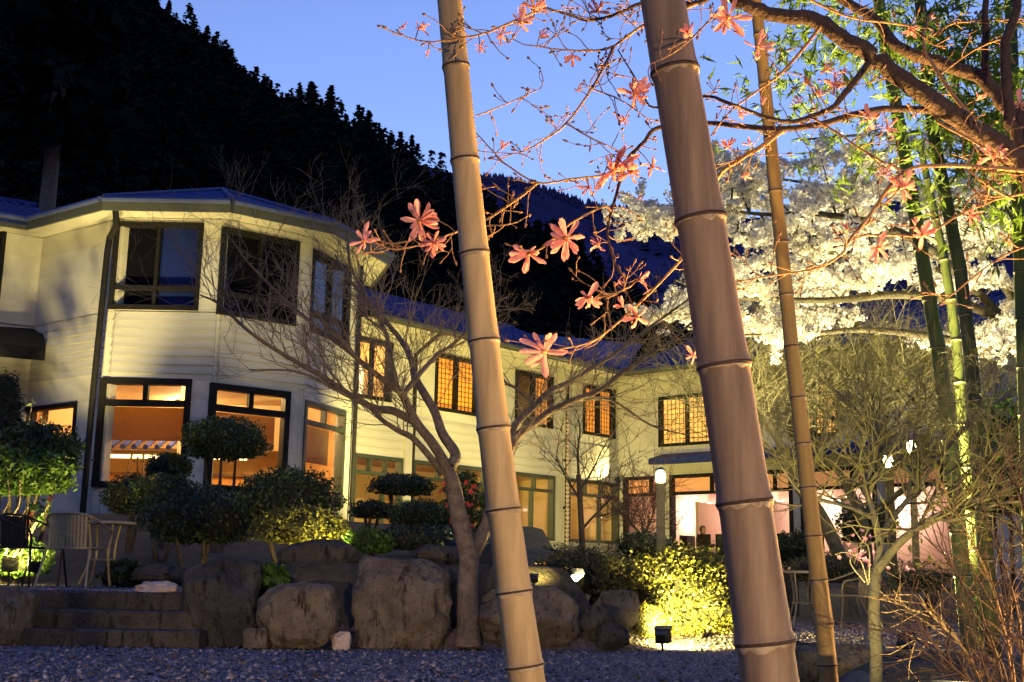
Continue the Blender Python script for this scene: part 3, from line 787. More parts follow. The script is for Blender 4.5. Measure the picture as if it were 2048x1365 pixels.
# rain chain beside the second pipe
u, _ = wW.hit(1119, 900)
ch = thing('rain_chain', 'pale beaded rain chain hanging beside the drainpipe of the wing', 'rain chain', wW.pt(u, 1.5, .3))
for k in range(34):
    z = 5.3 - k * .115; c = wW.pt(u, z, .3)
    MB().lathe([(.025, -.055), (.055, .0), (.06, .035), (.03, .05)], tuple(c), 8).build('cup', M_pale, ch)
# corner post and timber post between bays
u, _ = wW.hit(813, 900); MB().wbox(wW, u - .13, u + .10, .9, zlt + .8, .02, .12).build('post', M_wall, INN)
# wall details
for px, py in ((36, 460), (52, 464)):
    u, z = wl_left.hit(px, py); c = wl_left.pt(u, z, .05)
    MB().tube([c - wl_left.n * .04, c + wl_left.n * .06], .085, 14).build('vent_cap', M_panel, INN)
u, z = wA.hit(86, 466); c = wA.pt(u, z, .05); MB().tube([c - wA.n * .04, c + wA.n * .06], .085, 14).build('vent_cap', M_panel, INN)

# uplight on the wing wall near the inner corner
u, z = wW.hit(1219, 966); b = wW.pt(u, z, .36)
t = thing('wall_spotlight', 'small dark spotlight on the wing wall beside the inner corner', 'spotlight', b)
MB().tube([b, b + Vector((-.10, -.03, .12))], [.05, .075], 12).build('housing', M_pipe, t)
MB().wbox(wW, u - .03, u + .03, z - .12, z - .05, .0, .36).build('bracket', M_pipe, t)
spot('spotlight_beam', b + Vector((-.12, -.04, .14)), wW.pt(u - .75, z + .75, -.05), 62, (1, .80, .26), 100, .2, .03, t)

# ------------------------------------------------------------------ things inside the rooms
def slab_chair(p, ang, h, label, grp=None, m=None):
    """high-backed dining chair: seat, back, four legs"""
    m = m or M_frame
    t = thing('dining_chair', label, 'chair', p, grp); R = Matrix.Rotation(ang, 3, 'Z')
    def bx(name, a, b):
        mb = MB().box(a, b); mb.v = [tuple(Vector(p) + R @ Vector(q)) for q in mb.v]; mb.build(name, m, t)
    bx('seat', (-.22, -.22, .40), (.22, .22, .46)); bx('backrest', (-.21, .18, .463), (.21, .22, h))
    for sx in (-.2, .16):
        for sy in (-.2, .16): bx('leg', (sx, sy, 0), (sx + .04, sy + .04, .40))
zf = ZR0
def dining_table(u, o, label):
    p = wF.pt(u, zf, o); t = thing('dining_table', label, 'table', p, 'restaurant tables')
    MB().wbox(wF, u - .5, u + .5, zf + .70, zf + .74, o - .38, o + .38).build('table_top', M_wood, t)
    for du in (-.45, .41):
        for do in (-.34, .30): MB().wbox(wF, u + du, u + du + .04, zf, zf + .70, o + do, o + do + .04).build('leg', M_wood, t)
aF = math.atan2(wF.d.y, wF.d.x)
dining_table(.85, -1.1, 'dark restaurant table left of the lamp post'); dining_table(2.85, -1.2, 'dark restaurant table in front of the seated diner'); dining_table(5.2, -1.2, 'dark restaurant table seen between the two leaning bamboos')
for u, o, a, lab in ((.35, -1.1, math.pi / 2, 'dark high-backed chair nearest the inner corner'), (1.35, -1.1, -math.pi / 2, 'dark chair right of the table beside the lamp post'), (1.84, -1.3, math.pi / 2, 'tall dark chair the diner sits on'), (3.25, -.6, math.pi, 'dark chair with its back to the glass beside the leaning bamboo'), (2.66, -.6, math.pi, 'dark chair with its back to the garden right of the diner'), (4.9, -.7, math.pi, 'dark chair by the glass right of the leaning bamboo'), (5.7, -.9, -math.pi / 2, 'dark chair behind the slim yellow bamboo')):
    slab_chair(wF.pt(u, zf, o), aF + a, 1.05, lab, 'restaurant chairs')
# napkin lights / tableware
for u, o, lab in ((.95, -1.0, 'small white bowl on the table left of the lamp post'), (2.6, -1.0, 'small white bowl on the diner\'s table')):
    p = wF.pt(u, zf + .742, o); MBb = MB().lathe([(.03, 0), (.09, .05), (.085, .055), (.028, .01)], tuple(p), 14); tag(MBb.build('bowl', M_pale, None, True), lab, 'bowl')
# the seated diner: one skinned body
pd = wF.pt(2.04, zf, -1.3)
sk = bpy.data.meshes.new('person')
jj = [(0, 0, .52), (0, 0, .72), (0, 0, .95), (0, .01, 1.05), (0, .02, 1.13), (0, .03, 1.25), (-.17, 0, .98), (-.25, .06, .74), (-.16, .30, .76), (.17, 0, .98), (.25, .06, .74), (.14, .30, .77), (-.1, .02, .50), (-.12, .42, .50), (-.12, .44, .06), (.1, .02, .50), (.12, .42, .50), (.12, .44, .06), (-.12, .56, .03), (.12, .56, .03)]
ed = [(0, 1), (1, 2), (2, 3), (3, 4), (4, 5), (2, 6), (6, 7), (7, 8), (2, 9), (9, 10), (10, 11), (0, 12), (12, 13), (13, 14), (0, 15), (15, 16), (16, 17), (14, 18), (17, 19)]
rr = [.13, .12, .13, .055, .085, .075, .06, .045, .03, .06, .045, .03, .09, .07, .045, .09, .07, .045, .035, .035]
sk.from_pydata([tuple(Vector(j)) for j in jj], ed, []); sk.materials.append(mat('dark_clothing', (.05, .05, .07), .9, .2, 8))
po = bpy.data.objects.new('person', sk); COL.objects.link(po); ORG[po.name] = pd
po.matrix_basis = Matrix.Translation(pd) @ Matrix.Rotation(aF - math.pi / 2 - .3, 4, 'Z')
tag(po, 'person with dark hair seated at a restaurant table behind the glass', 'person')
md = po.modifiers.new('skin', 'SKIN'); lay = sk.skin_vertices[0] if len(sk.skin_vertices) else None
if lay is None:
    bm = bmesh.new(); bm.from_mesh(sk); bm.verts.layers.skin.verify(); bm.to_mesh(sk); bm.free(); lay = sk.skin_vertices[0]
for i, r in enumerate(rr): lay.data[i].radius = (r, r)
lay.data[0].use_root = True
po.modifiers.new('sub', 'SUBSURF').levels = 2; po.modifiers['sub'].render_levels = 2
M_skin = mat('skin', (.50, .30, .22), .6, .05, 5); M_hair = mat('hair', (.02, .012, .01), .5, .2, 30)
def head_piece(name, m, c, s, cut=None):
    bm = bmesh.new(); bmesh.ops.create_icosphere(bm, subdivisions=3, radius=1)
    for v in bm.verts: v.co = Vector((v.co.x * s[0] + c[0], v.co.y * s[1] + c[1], v.co.z * s[2] + c[2]))
    if cut: bmesh.ops.delete(bm, geom=[v for v in bm.verts if cut(v.co)], context='VERTS')
    me = bpy.data.meshes.new(name); bm.to_mesh(me); bm.free(); me.materials.append(m)
    o = bpy.data.objects.new(name, me); COL.objects.link(o); o.parent = po; return o
head_piece('face', M_skin, (0, .035, 1.20), (.078, .098, .115))
head_piece('nose', M_skin, (0, .14, 1.19), (.012, .016, .022))
head_piece('hair', M_hair, (0, .02, 1.225), (.092, .108, .115), lambda c: c.y > .085 and c.z < 1.27)
# lounge furniture
e = un(268, 985, 23.4); e.z = 1.76
t = thing('easel', 'dark wooden easel standing inside the bay front window', 'easel', e)
for dx in (-.20, .20): MB().tube([e + Vector((dx * 1.25, -.1, 0)), e + Vector((dx * .55, .05, 1.18))], .022, 6).build('leg', M_wood, t)
MB().tube([e + Vector((0, .35, 0)), e + Vector((0, .06, 1.12))], .02, 6).build('leg', M_wood, t)
MB().box(tuple(e + Vector((-.27, -.1, .50))), tuple(e + Vector((.27, -.05, .54)))).build('ledge', M_wood, t)
MB().box(tuple(e + Vector((-.14, .02, 1.0))), tuple(e + Vector((.14, .06, 1.05)))).build('crossbar', M_wood, t)
MB().box((-6.55, 23.6, 1.76), (-6.30, 23.85, 4.37)).build('pillar', mat('pillar_plaster', (.60, .52, .33), .8, .05, 3), INN)
c0 = Vector((-10.2, 26.0, 3.25))
t = thing('reception_canopy', 'little tiled roof over the counter inside the lounge', 'canopy', c0)
MB().hexa([c0, c0 + Vector((4.6, 0, 0)), c0 + Vector((4.6, .9, .35)), c0 + Vector((0, .9, .35)), c0 + Vector((0, 0, .06)), c0 + Vector((4.6, 0, .06)), c0 + Vector((4.6, .9, .42)), c0 + Vector((0, .9, .42))]).build('canopy_board', M_wood, t)
tcu = MB().tube([(0, 0, 0), (0, .9, .36)], .06, 8); tme = bpy.data.meshes.new('tile_course'); tme.from_pydata(tcu.v, [], tcu.f); tme.materials.append(M_tile)
for k in range(19): place('tile_course', tme, Matrix.Translation(c0 + Vector((.05 + k * .25, -.02, .08))), t)
t = thing('strip_light', 'bright tube light under the little indoor roof', 'ceiling lamp', c0 + Vector((.2, .45, -.12)))
MB().box(tuple(c0 + Vector((.2, .42, -.12))), tuple(c0 + Vector((4.4, .50, -.05)))).build('tube', emit('tube_glow', (1, .66, .26), 7), t)
M_counter = mat('counter_wood', (.55, .26, .06), .6, .2, 3, stretch=(1, 1, 6))
t = thing('reception_counter', 'orange-lit wooden counter front inside the lounge', 'counter', (-8, 26.6, 1.76))
MB().box((-10.2, 26.5, 1.76), (-5.6, 27.2, 2.75)).build('counter_front', M_counter, t)
MB().box((-10.25, 26.4, 2.752), (-5.55, 27.25, 2.81)).build('counter_top', M_wood, t)
# ------------------------------------------------------------------ boulders and steps
def boulder(px, py, rx, ry, Yd, label, m=M_rock, seed=0, depth=.8, boxy=.35, rough=.16, group='boulders of the garden wall'):
    c = un(px, py, Yd); k = Yd / FPX; sx, sz = rx * k, ry * k; sy = max(sx, sz) * depth
    bm = bmesh.new(); bmesh.ops.create_icosphere(bm, subdivisions=5, radius=1)
    so = Vector((seed * 3.7, seed * 1.9, seed * 5.1))
    pr = random.Random(seed * 31 + 5); planes = []
    for k in range(15):                                    # fracture planes that cut the stone
        nv = Vector((pr.gauss(0, 1), pr.gauss(0, 1), pr.gauss(0, 1))).normalized(); planes.append((nv, pr.uniform(.80, 1.02)))
    for nv in ((0, 0, 1), (1, 0, 0), (-1, 0, 0), (0, -1, 0)): planes.append((Vector(nv), .96 - .12 * boxy))
    for v in bm.verts:
        d = v.co.normalized()
        q = max(abs(d.x), abs(d.y), abs(d.z)); r = (1 - boxy) * 1.12 + boxy * (1 / q) * .95
        for nv, dist in planes:
            cs = d.dot(nv)
            if cs > .25: r = min(r, dist / cs + .02)
        r += rough * noise.noise(d * 1.6 + so) + rough * .55 * noise.noise(d * 3.7 + so) + rough * .22 * noise.noise(d * 9 + so)
        r += rough * .9 * (.5 - abs(noise.noise(d * 2.6 + so * 1.3))) - rough * .3 + .018 * noise.noise(d * 18 + so) + .012 * noise.noise(d * 40 + so)
        v.co = Vector((d.x * sx * r, d.y * sy * r, d.z * sz * r)) + c
    me = bpy.data.meshes.new('boulder'); bm.to_mesh(me); bm.free()
    me.polygons.foreach_set('use_smooth', np.ones(len(me.polygons), dtype=bool))
    me.transform(Matrix.Translation(-c)); me.materials.append(m)
    o = bpy.data.objects.new('boulder', me); COL.objects.link(o); o.location = c; ORG[o.name] = c
    return tag(o, label, 'boulder', group)
boulder(805, 1212, 100, 100, 12.0, 'largest brown boulder, blocky and pitted, left of the forked maple trunk', M_rock, 1, .8, .6, .12)
boulder(597, 1238, 82, 72, 11.6, 'smooth tapering boulder with a flat blue top in the middle of the wall', M_rock, 2, .7, .45, .1)
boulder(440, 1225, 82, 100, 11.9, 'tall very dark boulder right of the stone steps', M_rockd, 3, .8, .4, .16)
boulder(20, 1245, 48, 76, 11.4, 'tall boulder left of the stone steps at the edge of the picture', M_rock, 4, .8, .6, .12)
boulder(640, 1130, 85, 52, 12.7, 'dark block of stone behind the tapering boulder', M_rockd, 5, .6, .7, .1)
boulder(1045, 1235, 108, 64, 12.1, 'long rounded boulder right of the maple trunk', M_rock, 6, .8, .25, .12)
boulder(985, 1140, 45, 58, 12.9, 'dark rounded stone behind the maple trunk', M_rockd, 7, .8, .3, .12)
boulder(1172, 1252, 52, 38, 12.2, 'small dark stone at the left foot of the lit azalea bank', M_rockd, 8, .8, .45, .16)
boulder(1238, 1222, 38, 40, 12.6, 'upright mossy stone beside the yellow moss cushion', M_rock, 9, .8, .5, .14)
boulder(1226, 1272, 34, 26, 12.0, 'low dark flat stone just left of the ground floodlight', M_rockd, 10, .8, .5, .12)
boulder(682, 1284, 20, 22, 11.5, 'little pale stone between the two biggest boulders', M_pale, 11, .8, .4, .1)
boulder(512, 1284, 26, 28, 11.4, 'small reddish stone at the foot of the tapering boulder', M_rock, 12, .8, .4, .12)
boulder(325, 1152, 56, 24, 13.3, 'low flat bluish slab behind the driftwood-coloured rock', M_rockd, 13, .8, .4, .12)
boulder(318, 1184, 48, 20, 12.1, 'low creased tan rock at the top right of the steps', M_pale, 14, .7, .2, .32)
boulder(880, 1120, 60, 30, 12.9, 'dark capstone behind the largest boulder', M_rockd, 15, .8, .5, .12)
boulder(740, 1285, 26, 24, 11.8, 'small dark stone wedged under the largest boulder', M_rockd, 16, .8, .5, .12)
boulder(1700, 1350, 130, 58, 7.4, 'streaked low boulder in the right foreground between two slim trunks', M_rock, 17, .6, .5, .12)
boulder(1880, 1365, 110, 60, 7.2, 'low brown boulder under the orange-lit twigs at lower right', M_rock, 18, .6, .45, .14)
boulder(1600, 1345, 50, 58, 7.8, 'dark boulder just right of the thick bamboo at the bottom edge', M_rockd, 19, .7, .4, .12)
st = thing('stone_steps', 'three dark stone steps leading up to the terrace at the left', 'steps', (-4.0, 11.6, 0))
for k in range(3):
    z1 = .165 * (k + 1); y0 = 11.28 + k * .3
    a = un(46, 1250, y0).x; b = un(400, 1250, y0).x; mb = MB(); n = 14
    V = []; F = []
    for i in range(n + 1):
        x = a + (b - a) * i / n; j = noise.noise(Vector((x * 3, k * 7, 0))) * .03
        V += [(x, y0 + j, z1 - .19), (x, y0 + j * .6 - .01, z1 - .02), (x, y0 + .02 + j, z1 + j * .25), (x, y0 + .75, z1 + j * .2), (x, y0 + .75, z1 - .19)]
    for i in range(n):
        for q in range(4): F.append((i * 5 + q, (i + 1) * 5 + q, (i + 1) * 5 + q + 1, i * 5 + q + 1))
    F += [(0, 1, 2, 3, 4), tuple(n * 5 + q for q in (4, 3, 2, 1, 0))]
    mesh_np('step', V, F, M_rockd, st)

# ------------------------------------------------------------------ shrubs
def fol(name, col, isl=.6, tr=.25, var=.5, rough=.5): return mat(name, col, rough, var, 3.0, island=isl, trans=tr)
M_box = fol('clipped_leaves', (.045, .075, .022)); M_dark = fol('dark_leaves', (.028, .045, .022)); M_azal = fol('azalea_leaves', (.13, .13, .024), .6)
M_olive = fol('olive_leaves', (.10, .10, .035), .5); M_bright = fol('fresh_leaves', (.075, .16, .025), .4, .35); M_rhodo = fol('rhododendron_leaves', (.07, .14, .025), .45, .3)
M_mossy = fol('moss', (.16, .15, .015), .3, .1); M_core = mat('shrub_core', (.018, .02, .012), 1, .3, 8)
def shrub(px, py, rx, ry, Yd, label, m, n=3000, leaf=.05, stems=True, name='clipped_shrub', lobes=5, flat=.75, cat='shrub', group=None, aspect=.5, core=.80, seed=0, cluster=None):
    """leaves through a lumpy shell, a dark twiggy heart and stems to the ground"""
    c = un(px, py, Yd); k = Yd / FPX; sx, sz = rx * k, ry * k; sy = sx * flat
    r = np.random.default_rng(int(px * 7 + py + seed))
    D = unit_rand(n, r)
    so = Vector((px * .013, py * .017, 0))
    lump = np.array([noise.noise(Vector(d) * 2.1 + so) * .22 + noise.noise(Vector(d) * 5.0 + so) * .13 for d in D])
    rr = (1 + lump) * np.select([r.uniform(size=n) < .70, r.uniform(size=n) < .22], [r.uniform(.86, 1.04, n), r.uniform(1.02, 1.16, n)], r.uniform(.5, .9, n))
    P = D * rr[:, None] * np.array([sx, sy, sz])
    P[:, 2] = np.where(P[:, 2] < -.55 * sz, -.55 * sz + (P[:, 2] + .55 * sz) * .35, P[:, 2])
    C = P + np.array(c)
    g0 = gz(c.x, c.y); base = Vector((c.x, c.y, min(g0, c.z - sz * .5)))
    t = thing(name, label, cat, base, group)
    V, F = leaf_cloud(C, leaf, aspect, D, .72, .2, None, r)
    mesh_np('foliage', V, F, m, t)
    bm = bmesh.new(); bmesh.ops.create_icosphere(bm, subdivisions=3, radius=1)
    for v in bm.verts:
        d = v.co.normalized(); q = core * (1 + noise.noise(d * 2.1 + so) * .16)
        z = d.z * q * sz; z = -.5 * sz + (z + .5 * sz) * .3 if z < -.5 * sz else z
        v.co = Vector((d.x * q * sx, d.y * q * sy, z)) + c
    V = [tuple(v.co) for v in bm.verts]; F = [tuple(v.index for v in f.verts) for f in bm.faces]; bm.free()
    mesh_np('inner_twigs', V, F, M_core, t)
    if stems:
        for q in range(3):
            a = r.uniform(0, 6.28); bx = base + Vector((math.cos(a) * sx * .12, math.sin(a) * sy * .12, -.05)); tp = c + Vector((math.cos(a) * sx * .5, math.sin(a) * sy * .5, 0))
            tubes('stem', [spline([bx, (bx + tp) / 2 + Vector((r.uniform(-.05, .05), 0, 0)), tp], 4)], [np.linspace(.035, .015, 9)], M_barkd, t, 6)
    return t
shrub(450, 884, 82, 47, 17.5, 'cloud-pruned tree with a wide flat crown before the slanted bay window', M_box, 5200, .055, True, 'cloud_pruned_tree', cat='tree')
shrub(338, 935, 44, 28, 17.8, 'small rounded clipped shrub under the right edge of the bay front window', M_box, 2200, .05)
shrub(262, 996, 56, 44, 16.8, 'smooth very dark domed shrub in front of the bay window', M_dark, 3000, .045)
shrub(330, 985, 66, 36, 16.0, 'mid-green clipped shrub between the dark dome and the cloud-pruned tree', M_box, 3000, .045)
shrub(400, 1040, 118, 62, 14.6, 'broad blue-black shrub mass behind the tan rock', M_dark, 5200, .05)
shrub(575, 1000, 100, 62, 14.2, 'big round glossy shrub below the end window of the bay', M_box, 5600, .05)
shrub(605, 1056, 92, 42, 13.6, 'spreading shrub skirt lit from below with bare twigs showing', M_azal, 4200, .045, core=.7)
shrub(805, 973, 62, 24, 17.0, 'mushroom-shaped clipped pine before the long wing', M_dark, 3600, .04, True, 'clipped_pine', cat='tree', flat=.8)
shrub(745, 1022, 43, 20, 16.6, 'small flat clipped pad left under the mushroom-shaped pine', M_dark, 2000, .04)
shrub(840, 1030, 64, 30, 16.0, 'green clipped pad right under the mushroom-shaped pine', M_box, 3200, .04)
shrub(735, 1086, 48, 27, 13.3, 'fresh bright green tuft above the largest boulder', M_bright, 2200, .05, lobes=4)
shrub(855, 1080, 112, 28, 13.8, 'dark low hedge spreading behind the largest boulder', M_dark, 4200, .045)
shrub(1082, 1118, 52, 20, 15.5, 'low dark shrub against the plinth of the wing', M_dark, 1800, .05)
shrub(1170, 1150, 102, 52, 13.5, 'rounded olive azalea with the bright floodlight in front of it', M_olive, 7000, .036)
shrub(1375, 1196, 125, 95, 13.4, 'large azalea glowing yellow-green in the floodlight', M_azal, 14000, .042, core=.86)
shrub(1292, 1245, 34, 36, 12.7, 'yellow moss cushion beside the dark ground floodlight', M_mossy, 2600, .025, False, 'moss_cushion', cat='moss')
shrub(1590, 1104, 48, 40, 18.2, 'dark clipped dome behind the right garden table', M_dark, 2400, .05)
shrub(1650, 1140, 78, 34, 17.3, 'pale olive low shrub right behind the slim yellow bamboo', M_olive, 3600, .035)
shrub(1840, 1158, 95, 36, 16.5, 'thin olive twiggy shrub right of the garden chair', M_olive, 3000, .035, core=.5)
shrub(1735, 1052, 62, 46, 22.0, 'dark round shrub before the restaurant behind the fork of the small tree', M_dark, 2600, .06)
shrub(2010, 930, 95, 135, 19.0, 'tall dark green thicket at the right edge', M_bright, 6000, .07, core=.75, cat='thicket')
shrub(70, 905, 88, 56, 14.8, 'upper leafy mass of the rhododendron by the left window', M_box, 4200, .075, True, 'rhododendron', aspect=.38, core=.7)
shrub(35, 950, 105, 52, 14.4, 'brightly lit rhododendron with pale bare stems at the left edge', M_rhodo, 4200, .08, True, 'rhododendron', aspect=.36, core=.65)
shrub(5, 835, 38, 88, 15.2, 'dark needle tree at the left edge above the rhododendron', M_dark, 3000, .07, True, 'young_pine', cat='tree', aspect=.2)
shrub(36, 1122, 62, 40, 14.2, 'low plant bleached yellow by the spotlight at the left edge', M_rhodo, 2000, .06, False, core=.6)
shrub(532, 1155, 44, 24, 12.1, 'bright glossy leafy plant on top of the boulder wall', M_bright, 420, .085, False, 'leafy_plant', cat='plant', core=.5, aspect=.7)
shrub(248, 1150, 40, 26, 13.6, 'dim broad-leaved ground plant under the left garden table', M_dark, 300, .1, False, 'leafy_plant', cat='plant', core=.5, aspect=.7)
shrub(1290, 1095, 62, 32, 21.0, 'dark bush against the glass left of the lamp post', M_dark, 1800, .06)
M_red = mat('red_petals', (.62, .05, .05), .6, .2, 8, trans=.3)
cm = shrub(925, 1025, 42, 78, 14.6, 'camellia with red flowers behind the maple trunk', M_box, 1500, .07, True, 'camellia', core=.55)
M_pinkf = mat('pink_petals', (.75, .30, .48), .6, .15, 8, trans=.35)
def blossoms(parent, pts, size, m, petals=5):
    """small open flowers, one mesh shared by all"""
    V = []; F = []
    for k in range(petals):
        a = 6.283 * k / petals; c, s = math.cos(a), math.sin(a); b = len(V)
        for (u, w, z) in ((.08, 0, 0), (.6, .34, .22), (1, 0, .38), (.6, -.34, .22)): V.append((u * c - w * s, u * s + w * c, z))
        F.append((b, b + 1, b + 2, b + 3))
    me = bpy.data.meshes.new('flower'); me.from_pydata(V, [], F); me.materials.append(m)
    for p in pts:
        d = Vector((random.uniform(-1, 1), random.uniform(-1.2, -.3), random.uniform(-.2, 1))).normalized()
        s = size * random.uniform(.75, 1.2)
        place('flower', me, Matrix.Translation(p) @ d.to_track_quat('Z', 'Y').to_matrix().to_4x4() @ Matrix.Diagonal((s, s, s, 1)), parent)
blossoms(cm, [un(x, y, 14.0 + random.uniform(-.2, .1)) for x, y in ((888, 968), (897, 978), (882, 985), (932, 965), (940, 985), (948, 975), (935, 1010), (942, 1012), (903, 1042), (905, 1056), (938, 1035), (944, 1053), (930, 1060), (895, 1010))], .036, M_red)
# a few rhododendron flowers and leaf whorls at the left
rh = thing('rhododendron', 'young rhododendron stems with red buds behind the left chair', 'shrub', (un(60, 1130, 13.8).x, 13.8, gz(un(60, 1130, 13.8).x, 13.8)))
pol = [[(10, 1110, 13.8), (30, 1050, 13.7), (62, 1010, 13.6)], [(20, 1125, 13.8), (55, 1070, 13.7), (92, 1015, 13.6)], [(40, 1110, 13.8), (75, 1045, 13.7), (105, 1000, 13.6)], [(0, 1040, 13.9), (18, 1000, 13.9), (16, 960, 13.9)], [(14, 1045, 13.9), (38, 1010, 13.9), (40, 960, 13.9)]]
tubes('stem', [spline([un(*q) for q in s], 5) for s in pol], [np.linspace(.014, .008, 11)] * 5, M_bark, rh, 6)
blossoms(rh, [un(104, 996, 13.5), un(58, 1045, 13.5), un(66, 1032, 13.5)], .06, M_red)
tipc = np.concatenate([np.array(un(x, y, 13.5)) + RNG.normal(0, .05, (26, 3)) for x, y in ((75, 1008), (78, 1035), (92, 1020), (62, 1012))])
V, F = leaf_cloud(tipc, .08, .35, None, 1, .2); mesh_np('leaf_whorl', V, F, M_rhodo, rh)

# ------------------------------------------------------------------ garden furniture
M_metal = mat('bronze_metal', (.38, .30, .19), .4, .15, 8, metal=.6)
M_rattan = mat('rattan', (.46, .36, .19), .7, .25, 20)
M_ttop = mat('table_top', (.30, .24, .20), .5, .15, 6)
def garden_chair(p, ang, label, m_slat=M_rattan, m_fr=M_metal):
    """tube-framed armchair: seat, slatted back, two arm hoops, four splayed legs"""
    t = thing('garden_chair', label, 'chair', p, 'garden chairs'); R = Matrix.Rotation(ang, 3, 'Z'); P = Vector(p)
    W = lambda q: P + R @ Vector(q)
    def tb(name, pts, r=.012, m=m_fr): tubes(name, [spline([W(q) for q in pts], 5)], [np.full(5 * (len(pts) - 1) + 1, r) if len(pts) > 2 else np.full(6, r)], m, t, 7)
    # front is -y, back is +y
    tb('top_rail', [(-.24, .20, .70), (-.20, .24, .76), (0, .27, .775), (.20, .24, .76), (.24, .20, .70)])
    n = 11
    for k in range(n):
        x = -.19 + .38 * k / (n - 1); mb = MB(); w = .013
        y1 = .25 - .06 * (x / .2) ** 2 * .5
        mb.hexa([W((x - w, .20, .43)), W((x + w, .20, .43)), W((x + w, .212, .43)), W((x - w, .212, .43)), W((x - w, y1, .755)), W((x + w, y1, .755)), W((x + w, y1 + .012, .755)), W((x - w, y1 + .012, .755))])
        mb.build('back_slat', m_slat, t)
    MB().hexa([W(q) for q in ((-.22, -.22, .41), (.22, -.22, .41), (.22, .21, .41), (-.22, .21, .41), (-.22, -.22, .43), (.22, -.22, .43), (.22, .21, .43), (-.22, .21, .43))]).build('seat', m_slat, t)
    for s in (-1, 1):
        tb('arm_hoop', [(s * .20, .24, .76), (s * .28, .12, .70), (s * .30, -.08, .63), (s * .29, -.22, .60), (s * .27, -.25, .50), (s * .26, -.24, .42)])
        tb('leg', [(s * .25, -.23, .43), (s * .27, -.26, .2), (s * .29, -.29, 0)]); tb('leg', [(s * .23, .18, .43), (s * .25, .24, .2), (s * .27, .30, 0)])
        tb('seat_rail', [(s * .235, -.23, .42), (s * .235, .20, .42)])
    return t
def garden_table(p, label, r=.33):
    t = thing('garden_table', label, 'table', p, 'garden tables'); P = Vector(p)
    MB().lathe([(r - .01, .70), (r, .705), (r, .725), (r - .012, .732)], p, 28).build('table_top', M_ttop, t)
    for k in range(4):
        a = math.pi / 4 + k * math.pi / 2; c, s = math.cos(a), math.sin(a)
        tubes('leg', [spline([P + Vector((c * r * .55, s * r * .55, .70)), P + Vector((c * r * .42, s * r * .42, .35)), P + Vector((c * r * .75, s * r * .75, 0))], 5)], [np.full(11, .013)], M_metal, t, 7)
    MB().lathe([(r * .42, .30), (r * .44, .31), (r * .42, .32)], p, 20).build('lower_ring', M_metal, t)
def gp(px, Yd):
    x = (px - CX) / FPX * Yd; return (x, Yd, gz(x, Yd))
garden_chair(gp(172, 12.9), rad(176), 'bronze slatted garden chair with its back turned, left of the steps', M_rattan)
garden_chair(gp(82, 13.1), rad(70), 'dark garden chair in shadow at the left edge', M_pipe, M_pipe)
garden_table(gp(226, 13.6), 'round garden table behind the slatted chair', .34)
def gp2(px, Yd): return gp(px, Yd)
garden_table(gp(1602, 16.4), 'round garden table beside the thick leaning bamboo', .33)
garden_chair(gp(1697, 16.0), rad(-80), 'dark garden chair facing the table under the small forked tree', M_rattan, M_metal)

# ------------------------------------------------------------------ lamps in the garden
WARM = (1.0, .70, .22); YEL = (1.0, .78, .20); FAC = (1.0, .79, .29); ORA = (1.0, .55, .15)
M_lens = emit('lamp_lens', (1.0, .86, .45), 40)
M_black = mat('black_metal', (.012, .012, .012), .4, .2, 5)
def flood(p, target, power, col, label, angle=90, size=.06, s=1.0, lens=True, blend=.7):
    """ground floodlight: stake, bracket, box housing with a hood and a glowing lens"""
    p = Vector(p); t = thing('garden_floodlight', label, 'floodlight', (p.x, p.y, min(p.z - .12, gz(p.x, p.y))), 'garden floodlights')
    d = (Vector(target) - p).normalized(); x = d.cross(Vector((0, 0, 1))).normalized(); u = x.cross(d)
    W = lambda a, b, c: p + x * a * s + d * b * s + u * c * s
    MB().hexa([W(-.05, -.10, -.045), W(.05, -.10, -.045), W(.085, 0, -.065), W(-.085, 0, -.065), W(-.05, -.10, .045), W(.05, -.10, .045), W(.085, 0, .065), W(-.085, 0, .065)]).build('housing', M_black, t)
    MB().hexa([W(-.09, -.01, .067), W(.09, -.01, .067), W(.09, .07, .075), W(-.09, .07, .075), W(-.09, -.01, .073), W(.09, -.01, .073), W(.09, .07, .081), W(-.09, .07, .081)]).build('hood', M_black, t)
    MB().hexa([W(-.075, .001, -.055), W(.075, .001, -.055), W(.075, .008, -.055), W(-.075, .008, -.055), W(-.075, .001, .055), W(.075, .001, .055), W(.075, .008, .055), W(-.075, .008, .055)]).build('lens', M_lens, t)
    MB().tube([p - d * .05 * s, Vector((p.x, p.y, t.location.z - .02))], .014, 7).build('stake', M_black, t)
    spot('flood_beam', p + d * .03 * s, target, power, col, angle, blend, size, t)
    return t
def gpt(px, Yd, dz=.12):
    q = gp(px, Yd); return Vector((q[0], q[1], q[2] + dz))
def upl(px, py, Yd): return un(px, py, Yd)
flood(un(70, 1135, 13.3), un(30, 960, 14.3), 95, YEL, 'small spotlight in front of the rhododendron stems', 100, s=.6)
flood(un(20, 1132, 13.62), un(34, 1105, 14.2), 60, YEL, 'spotlight inside the bleached plant at the left edge', 95)
flood(un(903, 1098, 13.42), un(920, 1000, 14.3), 40, YEL, 'small spotlight under the camellia beside the maple trunk', 100)
flood(un(1150, 1157, 12.75), un(1000, 800, 12.0) , 150, WARM, 'glaring floodlight in front of the olive azalea', 120)
flood(un(1326, 1272, 12.25), un(1385, 1195, 13.3), 380, YEL, 'black ground floodlight aimed at the glowing azalea', 110)
flood(un(1068, 1158, 12.1), un(1082, 1110, 12.6), 16, YEL, 'little spotlight half hidden left of the olive azalea', 110, s=.5)
flood(un(676, 1104, 12.95), un(625, 1045, 13.6), 26, YEL, 'spotlight hidden at the right foot of the spreading shrub', 120, s=.5)
